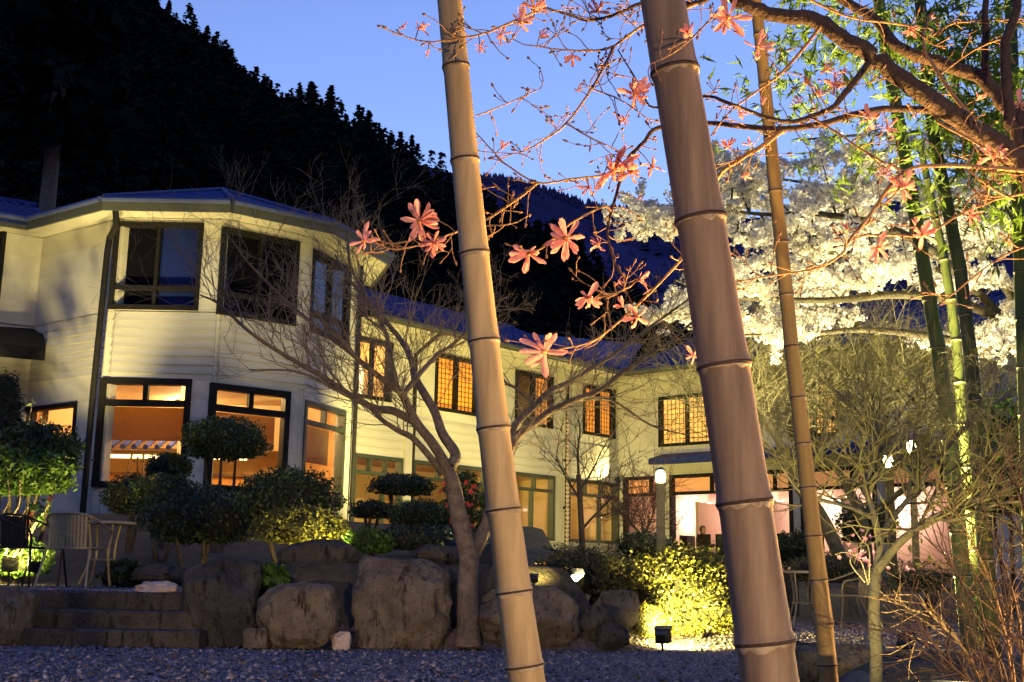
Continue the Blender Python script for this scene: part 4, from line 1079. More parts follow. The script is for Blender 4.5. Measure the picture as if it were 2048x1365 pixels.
flood(un(500, 1178, 11.85), un(532, 1150, 12.15), 5, YEL, 'tiny spotlight under the glossy plant on the wall', 130, s=.7)
# beds in front of the facade
flood(gpt(330, 18.6, .15), wB.pt(.9, 9.2), 560, FAC, 'floodlight behind the clipped shrubs aimed up at the bay', 50, blend=1.0)
flood(gpt(62, 18.4, .15), wA.pt(1.0, 7.3), 720, FAC, 'floodlight behind the rhododendron aimed at the angled bay wall', 52, blend=.9)
flood(gpt(640, 19.5, .15), wC.pt(1.6, 8.2), 170, FAC, 'floodlight behind the round shrub aimed at the slanted bay wall', 56, blend=.8)
flood(gpt(900, 23.0, .15), wW.pt(3.6, 5.8), 680, (1, .80, .22), 'floodlight behind the clipped pine aimed up at the wing', 120)
flood(gpt(1110, 26.5, .12), wW.pt(6.6, 5.2), 400, (1, .80, .22), 'floodlight in the bed below the wing near the corner', 120)
# right-hand side: cherry, small trees, bamboo
flood(gpt(1530, 15.4, .15), un(1640, 380, 16.3), 760, (1, .84, .46), 'floodlight under the cherry aimed up into the blossom', 84)
flood(gpt(1960, 14.6, .15), un(1880, 400, 16.5), 680, (1, .84, .46), 'floodlight at the right edge aimed up into the cherry', 100)
flood(gpt(1895, 9.0, .15), un(1930, 130, 8.0), 1500, (1, .84, .30), 'floodlight among the green bamboo stems', 100)
flood(gpt(1800, 12.6, .12), un(1720, 800, 14.2), 110, FAC, 'floodlight behind the small forked tree', 120)
flood(gpt(1690, 5.0, .12), un(1770, 960, 6.5), 55, FAC, 'floodlight just below the picture aimed at the slender forked tree', 80, s=.6)
# sodium lamp under the magnolia, just outside the picture
flood(Vector((2.75, 5.6, .55)), un(1900, 1150, 5.0), 36, (1, .46, .10), 'orange floodlight behind the rust-coloured bush', 120)
flood(Vector((1.80, 3.75, .55)), un(1960, 310, 3.3), 45, ORA, 'small orange floodlight close under the magnolia fork', 110, s=.7)
flood(Vector((1.45, 4.0, .3)), un(1700, 200, 3.35), 330, ORA, 'orange floodlight at the foot of the magnolia', 110)

def lamp_post(px, py, Yd, power, label, base_px=None, w=.065):
    top = un(px, py, Yd); g0 = gz(top.x, top.y); t = thing('garden_lamp_post', label, 'lamp post', (top.x, top.y, g0), 'garden lamp posts')
    MB().box((top.x - w, top.y - w, g0 - .1), (top.x + w, top.y + w, top.z - .12)).build('post', mat('weathered_post', (.34, .29, .16), .8, .25, 20, .4, 40), t)
    MB().lathe([(.03, -.12), (.075, -.10), (.085, -.02), (.07, .05), (.03, .085)], tuple(top), 18).build('globe', emit('post_lamp_globe', (1, .88, .42), 30), t)
    MB().lathe([(.11, .085), (.10, .10), (.02, .14)], tuple(top), 18).build('cap', M_black, t)
    point('post_lamp_glow', top, power, (1, .80, .32), .09, t)
lamp_post(1321, 952, 20.0, 220, 'square lamp post with a blazing globe before the restaurant glass')
lamp_post(1776, 922, 20.5, 110, 'square lamp post behind the small forked tree')
lamp_post(1822, 892, 21.5, 110, 'tall lamp post right of the other one behind the twigs', w=.05)
flood(Vector((-3.4, -1.5, .3)), un(800, 1110, 12.5), 560, (1, .72, .40), 'unseen floodlight added behind the viewpoint to brighten the clipped shrubs', 30, blend=1.0)  # added fill lamp out of view, brightens the shrubs and boulders
# sapling added before the floodlight to throw leaf shadows on the bay wall
for (px_, Yd_, z_, lab) in ((52, 19.7, 2.7, 'sapling added to throw leaf shadows on the angled bay wall'),):
    c = Vector(gp(px_, Yd_)); t = thing('shadow_sapling', lab, 'sapling', c); rg = np.random.default_rng(px_)
    tp = np.stack([c.x + rg.normal(0, .26, 26), c.y + rg.normal(0, .25, 26), np.full(26, z_) + rg.normal(0, .40, 26)], 1)
    tubes('stem', [spline([c, c + Vector((0, 0, (z_ - c.z) * .6)), Vector(q)], 4) for q in tp], [np.linspace(.012, .004, 9)] * 26, M_bark, t, 5)
    C = np.repeat(tp, 5, 0) + rg.normal(0, .07, (130, 3)); V, F = leaf_cloud(C, .11, .4, None, 1, .2, None, rg); mesh_np('foliage', V, F, M_box, t)
# path lamp behind the photographer lighting the nearest bamboo
flood(Vector((3.2, -3.4, .25)), Vector((-.3, 6.0, .1)), 560, (1, .66, .36), 'path floodlight behind the viewpoint shining along the gravel', 52, blend=1.0)
# ------------------------------------------------------------------ branching
def twigs_from(P0, D0, L, r, levels, rng, kids=4, up=.15, spread=.7, jit=.18, seg=5, shrink=.62, out=None, tips=None):
    """recursive twig growth -> list of (points, radii)"""
    if out is None: out = []
    p = np.array(P0, float); d = np.array(D0, float); d /= np.linalg.norm(d) + 1e-9
    pts = [p.copy()]; st = L / seg
    for i in range(seg):
        d = d + rng.normal(0, jit, 3) + np.array([0, 0, up * .3]); d /= np.linalg.norm(d)
        p = p + d * st; pts.append(p.copy())
    pts = np.array(pts); out.append((pts, np.linspace(r, max(r * .4, .0012), len(pts))))
    if tips is not None: tips.append((pts[-1], d.copy(), levels))
    if levels > 0:
        n = max(1, int(round(kids * rng.uniform(.7, 1.3))))
        for k in range(n):
            t = rng.uniform(.25, 1.0); i = min(int(t * seg), seg - 1); q = pts[i] + (pts[i + 1] - pts[i]) * (t * seg - i)
            ax = unit_rand(1, rng)[0]; dd = d * (1 - spread * .5) + ax * spread; dd[2] += up
            twigs_from(q, dd, L * shrink * rng.uniform(.7, 1.15), r * .62, levels - 1, rng, kids, up, spread, jit, max(3, seg - 1), shrink, out, tips)
    return out
def limb(pts, r0, r1, n=5):
    s = spline(pts, n); return s, np.linspace(r0, r1, len(s))
def tree_obj(name, label, base, limbs, tw, mb, mt, sides=8, cat='tree', group=None):
    t = thing(name, label, cat, base, group)
    tubes('trunk', [limbs[0][0]], [limbs[0][1]], mb, t, 12)
    for l in limbs[1:]: tubes('branch', [l[0]], [l[1]], mb, t, sides)
    if tw: tag(tubes('twigs', [q[0] for q in tw], [q[1] for q in tw], mt, t, 4), kind='stuff')
    return t

# ------------------------------------------------------------------ bare forked maple in the middle
rng = np.random.default_rng(3)
Yt = 11.9
def pl(lst): return [un(a, b, c) for a, b, c in lst]
base = un(938, 1288, Yt); base.z = gz(base.x, base.y) - .08
K = Yt / FPX
trunk = pl([(937, 1292, Yt), (937, 1240, Yt), (935, 1180, Yt), (938, 1120, Yt), (930, 1080, Yt), (915, 1020, Yt), (908, 975, Yt), (897, 938, Yt)])
LM = [limb(trunk, 27 * K, 15 * K)]
LM[0][1][:] = np.interp(np.linspace(0, 1, len(LM[0][1])), [0, .08, .3, .55, 1], [28 * K, 23 * K, 20 * K, 19 * K, 13 * K])
maple_l = [
 ([(897, 940, Yt), (868, 891, 11.8), (832, 844, 11.7), (806, 792, 11.6), (791, 777, 11.5), (753, 750, 11.4), (709, 712, 11.2), (680, 677, 11.1), (640, 640, 11.0)], 11, 2.5),
 ([(900, 935, Yt), (911, 909, 12.0), (885, 868, 12.1), (868, 821, 12.2), (832, 759, 12.3), (824, 724, 12.4), (809, 692, 12.5), (783, 657, 12.6), (745, 620, 12.7), (700, 560, 12.8), (670, 510, 12.9)], 12, 2),
 ([(826, 842, 11.7), (785, 822, 11.6), (750, 817, 11.4), (698, 789, 11.2), (644, 753, 11.0), (571, 712, 10.8), (500, 665, 10.6), (440, 610, 10.5), (400, 590, 10.4)], 9, 1.5),
 ([(885, 947, Yt), (862, 917, 11.8), (826, 877, 11.7), (797, 862, 11.6), (765, 841, 11.5), (738, 815, 11.3), (690, 790, 11.1), (600, 745, 10.9), (500, 740, 10.7)], 8, 1.5),
 ([(806, 789, 11.6), (838, 750, 11.7), (873, 712, 11.9), (906, 689, 12.1), (945, 655, 12.3), (1000, 610, 12.5)], 6, 1.5),
 ([(794, 777, 11.5), (783, 724, 11.6), (777, 686, 11.6), (765, 650, 11.6), (730, 590, 11.6), (700, 530, 11.6), (695, 460, 11.6)], 6, 1.5),
 ([(938, 1122, Yt), (958, 1085, 11.95), (975, 1045, 12.0), (988, 995, 12.0), (1003, 935, 12.1), (1026, 885, 12.1), (1043, 865, 12.1), (1076, 841, 12.1), (1105, 821, 12.0), (1149, 800, 11.9), (1200, 780, 11.8), (1260, 735, 11.7), (1330, 690, 11.6), (1390, 640, 11.5)], 15, 2),
 ([(1015, 905, 12.1), (1029, 853, 12.2), (1067, 815, 12.3), (1099, 783, 12.4), (1149, 759, 12.5), (1240, 700, 12.6), (1320, 640, 12.7), (1390, 590, 12.8)], 9, 2),
 ([(1070, 812, 12.3), (1032, 777, 12.2), (1011, 765, 12.1), (985, 720, 12.0), (990, 650, 11.9)], 4, 1.5),
 ([(709, 712, 11.2), (640, 660, 11.3), (560, 590, 11.3), (500, 530, 11.3), (470, 490, 11.2)], 4, 1.2),
 ([(1149, 800, 11.9), (1220, 800, 12.2), (1300, 850, 12.4), (1370, 870, 12.5)], 4, 1.2),
]
for pts, a, b in maple_l: LM.append(limb(pl(pts), a * K, b * K))
tw = []
for s, r in LM[1:]:
    L = len(s)
    for i in range(int(L * .30), L):
        nk = int(rng.uniform() < .78)
        for q in range(nk):
            d = s[min(i + 1, L - 1)] - s[max(i - 1, 0)]; d = d / (np.linalg.norm(d) + 1e-9)
            d = d * .55 + unit_rand(1, rng)[0] * .6 + np.array([0, 0, .25])
            twigs_from(s[i], d, rng.uniform(.35, .75), max(.0032, min(.0065, r[i] * .4)), 3 if rng.uniform() < .55 else 2, rng, 3, .12, .62, .16, 5, .66, tw)
tree_obj('maple_tree', 'bare forked maple with fine twigs growing from the boulder wall', base, LM, tw, M_bark, M_twig)

# ------------------------------------------------------------------ small trees at the right
M_gbark = mat('mossy_bark', (.17, .15, .10), .85, .3, 12, .6, 35)
M_gtwig = mat('budding_twigs', (.19, .17, .07), .8, .25, 9)
def small_tree(label, Yt, trunk_px, r0, r1, limbs_px, seed, dens=1, tl=(.35, .8), lv=3, mt=M_gtwig, mb=M_gbark, start=.3, base_drop=True, buds=0, name='small_tree'):
    rng = np.random.default_rng(seed); K = Yt / FPX
    t0 = pl([(x, y, Yt + dy) for x, y, dy in trunk_px])
    if base_drop:
        b = t0[0].copy(); b.z = gz(b.x, b.y) - .08
        if b.z < t0[0].z - .05: t0 = [b] + t0
    LM = [limb(t0, r0 * K, r1 * K)]
    low = lambda y: y if y > 830 else 830 - (830 - y) * .45
    for l, a, b in [([(x, low(y), dy) for x, y, dy in l], a, b) for l, a, b in limbs_px]: LM.append(limb(pl([(x, y, Yt + dy) for x, y, dy in l]), a * K, b * K))
    tw = []; tips = []
    for s, r in LM[1:]:
        L = len(s)
        for i in range(int(L * start), L):
            for q in range(dens):
                d = s[min(i + 1, L - 1)] - s[max(i - 1, 0)]; d = d / (np.linalg.norm(d) + 1e-9)
                d = d * .5 + unit_rand(1, rng)[0] * .65 + np.array([0, 0, .2])
                twigs_from(s[i], d, rng.uniform(*tl) * Yt / 13, max(.0022 * Yt / 6, min(.010, r[i] * .5)), lv, rng, 3, .1, .62, .16, 5, .66, tw, tips)
    t = tree_obj(name, label, t0[0], LM, tw, mb, mt)
    if buds:
        C = np.array([q[0] for q in tips]); sel = rng.choice(len(C), min(len(C), buds), replace=False)
        V, F = leaf_cloud(C[sel] + rng.normal(0, .02, (len(sel), 3)), .035, .5, None, 1, .2, None, rng); mesh_np('young_leaves', V, F, M_azal, t)
    return t
small_tree('slender forked tree rising from the right foreground boulders', 6.5, [(1752, 1380, 0), (1752, 1300, 0), (1748, 1220, 0), (1752, 1150, 0)], 13, 11,
 [([(1752, 1150, 0), (1760, 1100, 0), (1752, 1050, 0), (1738, 1000, .05), (1730, 975, .1), (1745, 930, .1), (1750, 890, .1), (1738, 850, .2), (1700, 780, .3), (1660, 700, .4)], 9, 2),
  ([(1755, 1140, 0), (1790, 1095, -.1), (1830, 1060, -.2), (1870, 1035, -.3), (1950, 1000, -.4), (2048, 965, -.5), (2120, 930, -.6)], 10, 3),
  ([(1760, 1085, 0), (1775, 1050, .1), (1815, 1000, .2), (1838, 980, .2), (1800, 920, .3), (1760, 880, .4), (1700, 830, .5)], 7, 2),
  ([(1742, 1035, 0), (1700, 1015, -.1), (1640, 1000, -.2), (1600, 985, -.3), (1560, 930, -.4)], 5, 2),
  ([(1838, 980, .2), (1860, 940, .2), (1900, 890, .3), (1960, 820, .4), (2020, 740, .5)], 5, 2),
  ([(1815, 1000, .2), (1825, 930, .3), (1830, 860, .3), (1850, 780, .3), (1850, 700, .3)], 4, 1.5),
  ([(1870, 1035, -.3), (1910, 1040, -.4), (1990, 1010, -.5), (2080, 1000, -.6)], 5, 2)], 11, 1, (.5, 1.0), 2, buds=500)
small_tree('pale-trunked tree leaning left behind the slim yellow bamboo', 18.3, [(1700, 1170, 0), (1670, 1090, 0), (1640, 1030, 0), (1600, 975, 0)], 15, 13,
 [([(1600, 975, 0), (1575, 920, 0), (1550, 870, 0), (1520, 800, 0), (1500, 740, -.2), (1470, 690, -.4)], 11, 2),
  ([(1640, 1030, 0), (1620, 960, .2), (1640, 900, .4), (1650, 830, .5), (1620, 740, .6), (1600, 680, .7)], 8, 2),
  ([(1575, 920, 0), (1530, 890, -.3), (1490, 850, -.5), (1440, 800, -.7)], 5, 2),
  ([(1640, 900, .4), (1700, 850, .3), (1760, 790, .2), (1800, 720, 0)], 6, 2),
  ([(1550, 870, 0), (1590, 800, .2), (1640, 740, .4), (1700, 690, .5)], 5, 2)], 12, 2, (.5, 1.0), 3, buds=1800)
small_tree('twin pale-stemmed tree in front of the right lamp posts', 19.0, [(1735, 1110, 0), (1725, 1040, 0), (1700, 985, 0), (1685, 955, 0)], 11, 9,
 [([(1685, 955, 0), (1665, 930, 0), (1640, 900, 0), (1610, 850, 0), (1580, 780, 0)], 7, 2),
  ([(1725, 1040, 0), (1780, 1000, .2), (1830, 960, .3), (1880, 900, .4), (1940, 850, .5), (2010, 800, .5)], 8, 2),
  ([(1830, 960, .3), (1845, 900, .3), (1880, 820, .2), (1900, 740, .1)], 5, 2),
  ([(1700, 985, 0), (1720, 920, -.2), (1730, 860, -.4), (1760, 780, -.6), (1790, 700, -.8)], 6, 2)], 13, 2, (.5, .95), 3, buds=1400)
small_tree('thin bare sapling against the lit corner of the wing', 22.0, [(1165, 1110, 0), (1163, 1060, 0), (1160, 1000, 0), (1157, 950, 0)], 7, 5,
 [([(1157, 950, 0), (1156, 900, 0), (1160, 860, 0)], 3, 1), ([(1163, 1060, 0), (1190, 1030, 0), (1220, 1000, 0), (1235, 980, 0)], 3, 1), ([(1160, 1000, 0), (1135, 960, 0), (1115, 920, 0)], 3, 1), ([(1160, 980, 0), (1180, 950, 0), (1200, 910, 0)], 3, 1)], 14, 1, (.3, .6), 2, M_barkd, M_barkd, name='bare_sapling')
small_tree('low bare shrub with reddish twigs before the restaurant glass', 22.5, [(1288, 1112, 0), (1288, 1090, 0), (1286, 1075, 0)], 5, 4,
 [([(1286, 1075, 0), (1265, 1050, 0), (1250, 1030, 0)], 3, 1), ([(1286, 1075, 0), (1300, 1045, 0), (1310, 1020, 0)], 3, 1), ([(1286, 1075, 0), (1285, 1050, .2), (1280, 1035, .3)], 3, 1)], 15, 2, (.3, .5), 2, mat('reddish_twigs', (.20, .09, .06), .8, .2, 9), M_barkd, name='bare_shrub')
# pink azalea sprays
pa_ = un(1735, 1150, 13.4); pa_.z = gz(pa_.x, pa_.y)
pt = thing('pink_azalea', 'thin azalea with small pink flowers left of the forked tree', 'shrub', pa_)
sp = [[(1735, 1165), (1720, 1120), (1690, 1105), (1670, 1110)], [(1738, 1165), (1738, 1100), (1722, 1080), (1705, 1055), (1690, 1048)], [(1735, 1170), (1760, 1120), (1790, 1130)], [(1730, 1165), (1700, 1125), (1715, 1100)]]
tubes('stem', [spline([un(x, y, 13.4 + .02 * k) for k, (x, y) in enumerate(s)], 4) for s in sp], [np.linspace(.008, .004, 4 * (len(s) - 1) + 1) for s in sp], M_gbark, pt, 5)
blossoms(pt, [un(x + random.uniform(-6, 6), y + random.uniform(-6, 6), 13.25 + random.uniform(0, .15)) for x, y in ((1694, 1048), (1712, 1066), (1720, 1066), (1730, 1072), (1735, 1070), (1742, 1108), (1697, 1095), (1708, 1100), (1697, 1107), (1715, 1105), (1724, 1108), (1722, 1115), (1735, 1122), (1738, 1128), (1700, 1117), (1782, 1124), (1775, 1140), (1680, 1114), (1815, 1133), (1828, 1134), (1725, 1118), (1717, 1112))], .032, M_pinkf)

# orange-lit leafless bush in the right foreground
rng = np.random.default_rng(31)
ob = gp(2010, 5.0); M_otw = mat('rust_twigs', (.20, .125, .06), .8, .25, 12)
ot = thing('bare_bush', 'leafless rust-coloured bush filling the lower right corner', 'bush', ob)
pol = []; rdi = []
for (x0, tx, ty, Yd) in ((1990, 1875, 1085, 4.8), (1960, 1850, 1270, 4.6), (2000, 1905, 1180, 4.9), (2010, 1960, 1000, 5.2), (2020, 2040, 960, 5.2), (2000, 1935, 1120, 5.3), (1980, 1800, 1250, 4.7), (2030, 2060, 1080, 4.8), (1960, 1830, 1190, 5.4), (2040, 2000, 1200, 4.5), (1990, 1890, 1320, 4.4), (2010, 1880, 960, 5.5), (2030, 2010, 880, 5.6)):
    b = gp(x0, Yd); tip = un(tx, ty, Yd - .1); b = Vector((b[0], b[1], b[2] - .03))
    mid = (b + tip) / 2 + Vector((.08, 0, .05)); s = spline([b, mid, tip], 8); pol.append(s); rdi.append(np.linspace(.008, .0025, len(s)))
    for i in range(4, len(s)):
        d = s[i] - s[i - 1]; d = d / np.linalg.norm(d) * .8 + unit_rand(1, rng)[0] * .7
        for q in twigs_from(s[i], d, rng.uniform(.14, .34), .0028, 2 if rng.uniform() < .6 else 1, rng, 2, .05, .7, .12, 4, .6): pol.append(q[0]); rdi.append(q[1])
tag(tubes('twigs', pol, rdi, M_otw, ot, 4), kind='stuff')

# ------------------------------------------------------------------ bamboo
def bmat(name, col, col2): return mat(name, col, .58, .38, 2.6, .12, 60, col2=col2, stretch=(7, 7, .55), spec=.3, detail=9)
M_bamT = bmat('tan_bamboo', (.38, .265, .13), (.56, .42, .22)); M_bamP = bmat('grey_bamboo', (.19, .135, .10), (.30, .215, .15))
M_bamY = bmat('yellow_bamboo', (.40, .27, .10), (.44, .32, .10)); M_bamG = bmat('green_bamboo', (.13, .17, .05), (.19, .22, .08)); M_bamD = bmat('dark_green_bamboo', (.07, .095, .02), (.11, .13, .04))
M_nodeD = mat('bamboo_node', (.05, .028, .02), .8, .5, 60); M_nodeW = mat('bamboo_bloom', (.22, .15, .09), .85, .3, 26, col2=(.60, .50, .37), detail=9)
M_bleaf = mat('bamboo_leaves', (.17, .24, .03), .5, .3, 3, island=.45, trans=.4)
def bamboo(label, Yd, axis, nodes, m, top_z=7.5, crown=0, crown_px=None, seed=0, sides=24):
    """axis: (px, py, width px) down the culm; nodes: py of the rings"""
    K = Yd / FPX
    ys = np.array([a[1] for a in axis], float); xs = np.array([a[0] for a in axis], float); ws = np.array([a[2] for a in axis], float)
    def at(y):
        x = np.interp(y, ys, xs); w = np.interp(y, ys, ws)
        if y > ys[-1]: s = (xs[-1] - xs[-2]) / (ys[-1] - ys[-2]); x = xs[-1] + s * (y - ys[-1]); w = ws[-1] + (ws[-1] - ws[-2]) / (ys[-1] - ys[-2]) * (y - ys[-1]) * .5
        if y < ys[0]: s = (xs[1] - xs[0]) / (ys[1] - ys[0]); x = xs[0] + s * (y - ys[0]); w = max(ws[0] * .5, ws[0] + (ws[1] - ws[0]) / (ys[1] - ys[0]) * (y - ys[0]))
        return un(x, y, Yd), w * K / 2
    nodes = list(nodes); step = nodes[-1] - nodes[-2]
    while True:                                             # further joints down to the ground
        p, r = at(nodes[-1] + step * .96)
        if p.z < gz(p.x, p.y): break
        nodes.append(nodes[-1] + step * .96); step *= .96
    step = nodes[1] - nodes[0]
    while at(nodes[0] - step)[0].z < top_z: nodes.insert(0, nodes[0] - step); 
    lo = nodes[-1]
    while at(lo)[0].z > gz(*at(lo)[0].xy) - .1: lo += 10
    cuts = nodes + [lo]
    b, _ = at(lo); t = thing('bamboo', label, 'bamboo', b, 'leaning bamboo stems')
    rng = np.random.default_rng(seed)
    for y0, y1 in zip(cuts, cuts[1:]):
        (p0, r0), (p1, r1) = at(y0), at(y1); d = (p1 - p0); n = 9
        f = np.array([0, .012, .03, .1, .3, .7, .93, .975, .99]); sw = np.array([1.05, 1.035, .985, .97, .975, .98, .995, 1.045, 1.085])
        P = np.array([tuple(p0 + d * a) for a in f]); R = (r0 + (r1 - r0) * f) * sw
        node = tubes('internode', [P], [R], m, t, sides)
        # sheath scar and chalky bloom round the joint
        ax = d.normalized(); Q = np.array([tuple(p0 + ax * (r0 * a)) for a in (-.06, -.02, .04, .09)])
        tubes('node_ring', [Q], [np.array([1.045, 1.085, 1.06, 1.03]) * r0], M_nodeD, node, sides)
        Q = np.array([tuple(p0 + ax * (r0 * a)) for a in (.08, .13, .24)])
        V, F = tube_np([Q], [np.array([1.05, 1.045, .998]) * r0], sides)
        V[-sides:] += np.array(ax)[None] * r0 * rng.uniform(-.16, .12, (sides, 1)); V[-2 * sides:-sides] += np.array(ax)[None] * r0 * rng.uniform(-.04, .02, (sides, 1))
        mesh_np('bloom_band', V, F, M_nodeW, node, True)
    if crown:
        C = []; D = []
        for (cx, cy, sx, sy, nn) in crown_px:
            for k in range(nn):
                q = un(cx + rng.normal(0, sx), cy + rng.normal(0, sy), Yd + rng.normal(0, .45)); dr = rng.normal(0, 1, 3); dr[2] = -abs(dr[2]) * .9 - .5
                m_ = rng.integers(3, 7)
                for j in range(m_):
                    dd = dr + rng.normal(0, .55, 3); dd /= np.linalg.norm(dd); C.append(np.array(q) + dd * .07); D.append(dd)
        V, F = leaf_cloud(np.array(C), .115, .14, None, 1, .1, np.array(D), rng); mesh_np('foliage', V, F, M_bleaf, t)
    return t
bamboo('tan bamboo stem leaning left through the middle of the picture', 3.1, [(886, -120, 52), (900, 0, 55), (912, 135, 56), (930, 322, 59), (949, 508, 61), (968, 683, 63), (987, 857, 66), (1007, 1020, 68), (1028, 1184, 70), (1049, 1332, 73), (1054, 1365, 74)], [135, 322, 508, 683, 857, 1020, 1184, 1332], M_bamT, 4.2)
bamboo('thickest grey-brown bamboo stem, right of the tan one', 3.1, [(1305, -120, 96), (1327, 0, 98), (1350, 145, 99), (1401, 440, 102), (1448, 733, 105), (1489, 1005, 108), (1529, 1285, 113), (1540, 1365, 115)], [145, 440, 733, 1005, 1285], M_bamP, 4.2, seed=2)
bamboo('slim yellow bamboo stem right of the thickest one', 5.0, [(1500, -100, 24), (1516, 40, 25), (1533, 200, 27), (1551, 383, 28), (1568, 540, 29), (1583, 693, 30), (1606, 887, 32), (1627, 1072, 34), (1648, 1247, 36), (1658, 1365, 37)], [70, 170, 277, 383, 485, 590, 693, 795, 887, 975, 1072, 1160, 1247, 1330], M_bamY, 5.0, seed=3, sides=16)
CR = [(1600, 90, 70, 70, 130), (1750, 60, 90, 60, 200), (1930, 90, 90, 80, 420), (1970, 230, 70, 80, 340), (1700, 260, 90, 60, 90), (2030, 330, 60, 80, 200), (1880, 330, 40, 60, 60)]
bamboo('dark green bamboo stem at the right with pale rings', 7.6, [(1830, -100, 23), (1840, 0, 24), (1867, 280, 25), (1896, 417, 26), (1920, 537, 27), (1940, 700, 28), (1950, 804, 28), (1965, 970, 29), (1975, 1148, 30), (1990, 1340, 32)], [60, 165, 262, 355, 448, 540, 630, 712, 800, 890, 965, 1040, 1120, 1200, 1280], M_bamD, 7.5, 1, CR[1:4], 4, 14)
bamboo('pale green bamboo stem left of the dark green one', 8.6, [(1745, -100, 24), (1765, 60, 25), (1804, 280, 27), (1833, 446, 28), (1854, 570, 29), (1879, 715, 30), (1900, 887, 31), (1916, 1052, 32), (1925, 1150, 32)], [100, 200, 300, 398, 500, 600, 695, 790, 880, 975, 1065], M_bamG, 7.5, 1, [CR[0], CR[4]], 5, 14)
bamboo('green bamboo stem at the far right edge', 7.9, [(2018, -60, 24), (2026, 150, 25), (2034, 350, 26), (2044, 640, 27), (2056, 950, 29), (2064, 1200, 30)], [60, 160, 258, 352, 450, 545, 640, 735, 830, 920], M_bamG, 7.5, 1, [CR[5], CR[6]], 6, 14)
bamboo('thin pale bamboo stem between the two green ones', 9.4, [(1880, 480, 18), (1897, 560, 20), (1912, 680, 21), (1929, 887, 22), (1941, 1052, 23), (1950, 1200, 24)], [600, 680, 765, 850, 935, 1015, 1100], M_bamG, 4.6, 0, None, 7, 12)

# ------------------------------------------------------------------ flowering cherry
rng = np.random.default_rng(5)
M_blos = mat('cherry_petals', (.84, .81, .74), .7, .08, 5, island=.14, trans=.35)
M_cbark = mat('cherry_bark', (.10, .085, .045), .9, .4, 8, .8, 30)
Yc = 16.5; Kc = Yc / FPX
cb = un(2160, 1130, Yc); cb.z = gz(cb.x, cb.y) - .1
ct = thing('cherry_tree', 'big cherry in full white blossom lit from below at the right', 'tree', cb)
fork = un(2090, 700, Yc)
tubes('trunk', [spline([cb, un(2140, 950, Yc), fork], 6)], [np.linspace(.26, .17, 13)], M_cbark, ct, 12)
LIMB = [[(2090, 700, 0), (2010, 640, 0), (1950, 580, 0), (1880, 540, .2), (1760, 520, .4), (1640, 500, .5), (1500, 470, .6), (1380, 455, .6), (1270, 440, .6)],
 [(2090, 700, 0), (2000, 560, .5), (1900, 440, 1), (1780, 390, 1.2), (1640, 370, 1.4), (1500, 350, 1.4)],
 [(2010, 640, 0), (1900, 600, -.5), (1790, 590, -.8), (1680, 600, -1), (1560, 600, -1), (1440, 590, -1), (1350, 560, -1)],
 [(2090, 700, 0), (1960, 690, -.5), (1840, 670, -.8), (1720, 660, -1), (1600, 670, -1), (1480, 670, -1)],
 [(2060, 660, .2), (2040, 500, .4), (2000, 380, .4), (1950, 300, .5), (1880, 270, .6), (1740, 270, .8), (1600, 280, .9)],
 [(1950, 580, 0), (1860, 500, -1), (1760, 450, -1.4), (1650, 430, -1.6), (1540, 430, -1.8), (1440, 420, -1.8)],
 [(2090, 700, 0), (2130, 560, -.4), (2160, 430, -.6)]]
lp = []
for l in LIMB:
    s, r = limb([un(x, y, Yc + dy) for x, y, dy in l], 11 * Kc, 2.2 * Kc); tubes('branch', [s], [r], M_cbark, ct, 8); lp.append(s)
LP = np.concatenate([s[int(len(s) * .18):] for s in lp])
tgt = []
def okp(x, y):
    if x < 1240: return False
    top = np.interp(x, [1240, 1330, 1450, 1600, 1800, 2100], [425, 400, 290, 265, 255, 235]); bot = np.interp(x, [1240, 1330, 1420, 1700, 1850, 2100], [450, 620, 665, 670, 670, 740])
    return top < y < bot
while len(tgt) < 215:
    x, y = rng.uniform(1235, 2120), rng.uniform(235, 760)
    if not okp(x, y): continue
    if 1250 < x < 1340 and 470 < y < 560: continue
    if noise.noise(Vector((x * .0065, y * .030, 3))) < .03: continue          # holes where the dusk shows through
    tgt.append(un(x, y, Yc + rng.uniform(-2, 1.8)))
pol = []; rdi = []; CL = []
for q in tgt:
    qa = np.array(q); i = np.argmin(((LP - qa) ** 2).sum(1)); a = LP[i]
    mid = (a + qa) / 2 + rng.normal(0, .06, 3) + np.array([0, 0, .05]); s = spline([a, mid, qa], 4); pol.append(s); rdi.append(np.linspace(.016, .005, len(s)))
    for k in range(3):
        d = np.array([rng.normal(0, 1), rng.normal(0, .8), rng.normal(0, .16)]); d /= np.linalg.norm(d)
        Ls = rng.uniform(.3, .65); e = qa + d * Ls + np.array([0, 0, -.05]); s2 = spline([qa, (qa + e) / 2 + rng.normal(0, .03, 3), e], 4); pol.append(s2); rdi.append(np.linspace(.006, .003, len(s2)))
        for j in range(14): CL.append(s2[rng.integers(0, len(s2))] + rng.normal(0, .032, 3))
    for j in range(10): CL.append(s[rng.integers(len(s) // 2, len(s))] + rng.normal(0, .05, 3))
CL = np.array(CL)
per = 18
C = np.repeat(CL, per, 0); dv = unit_rand(len(C), rng); C = C + dv * (.058 * rng.uniform(.7, 1.05, (len(C), 1)))
V, F = leaf_cloud(C, .044, .9, dv, .5, .25, None, rng)
tag(tubes('twigs', pol, rdi, M_cbark, ct, 4), kind='stuff'); tag(mesh_np('blossom', V, F, M_blos, ct), kind='stuff')

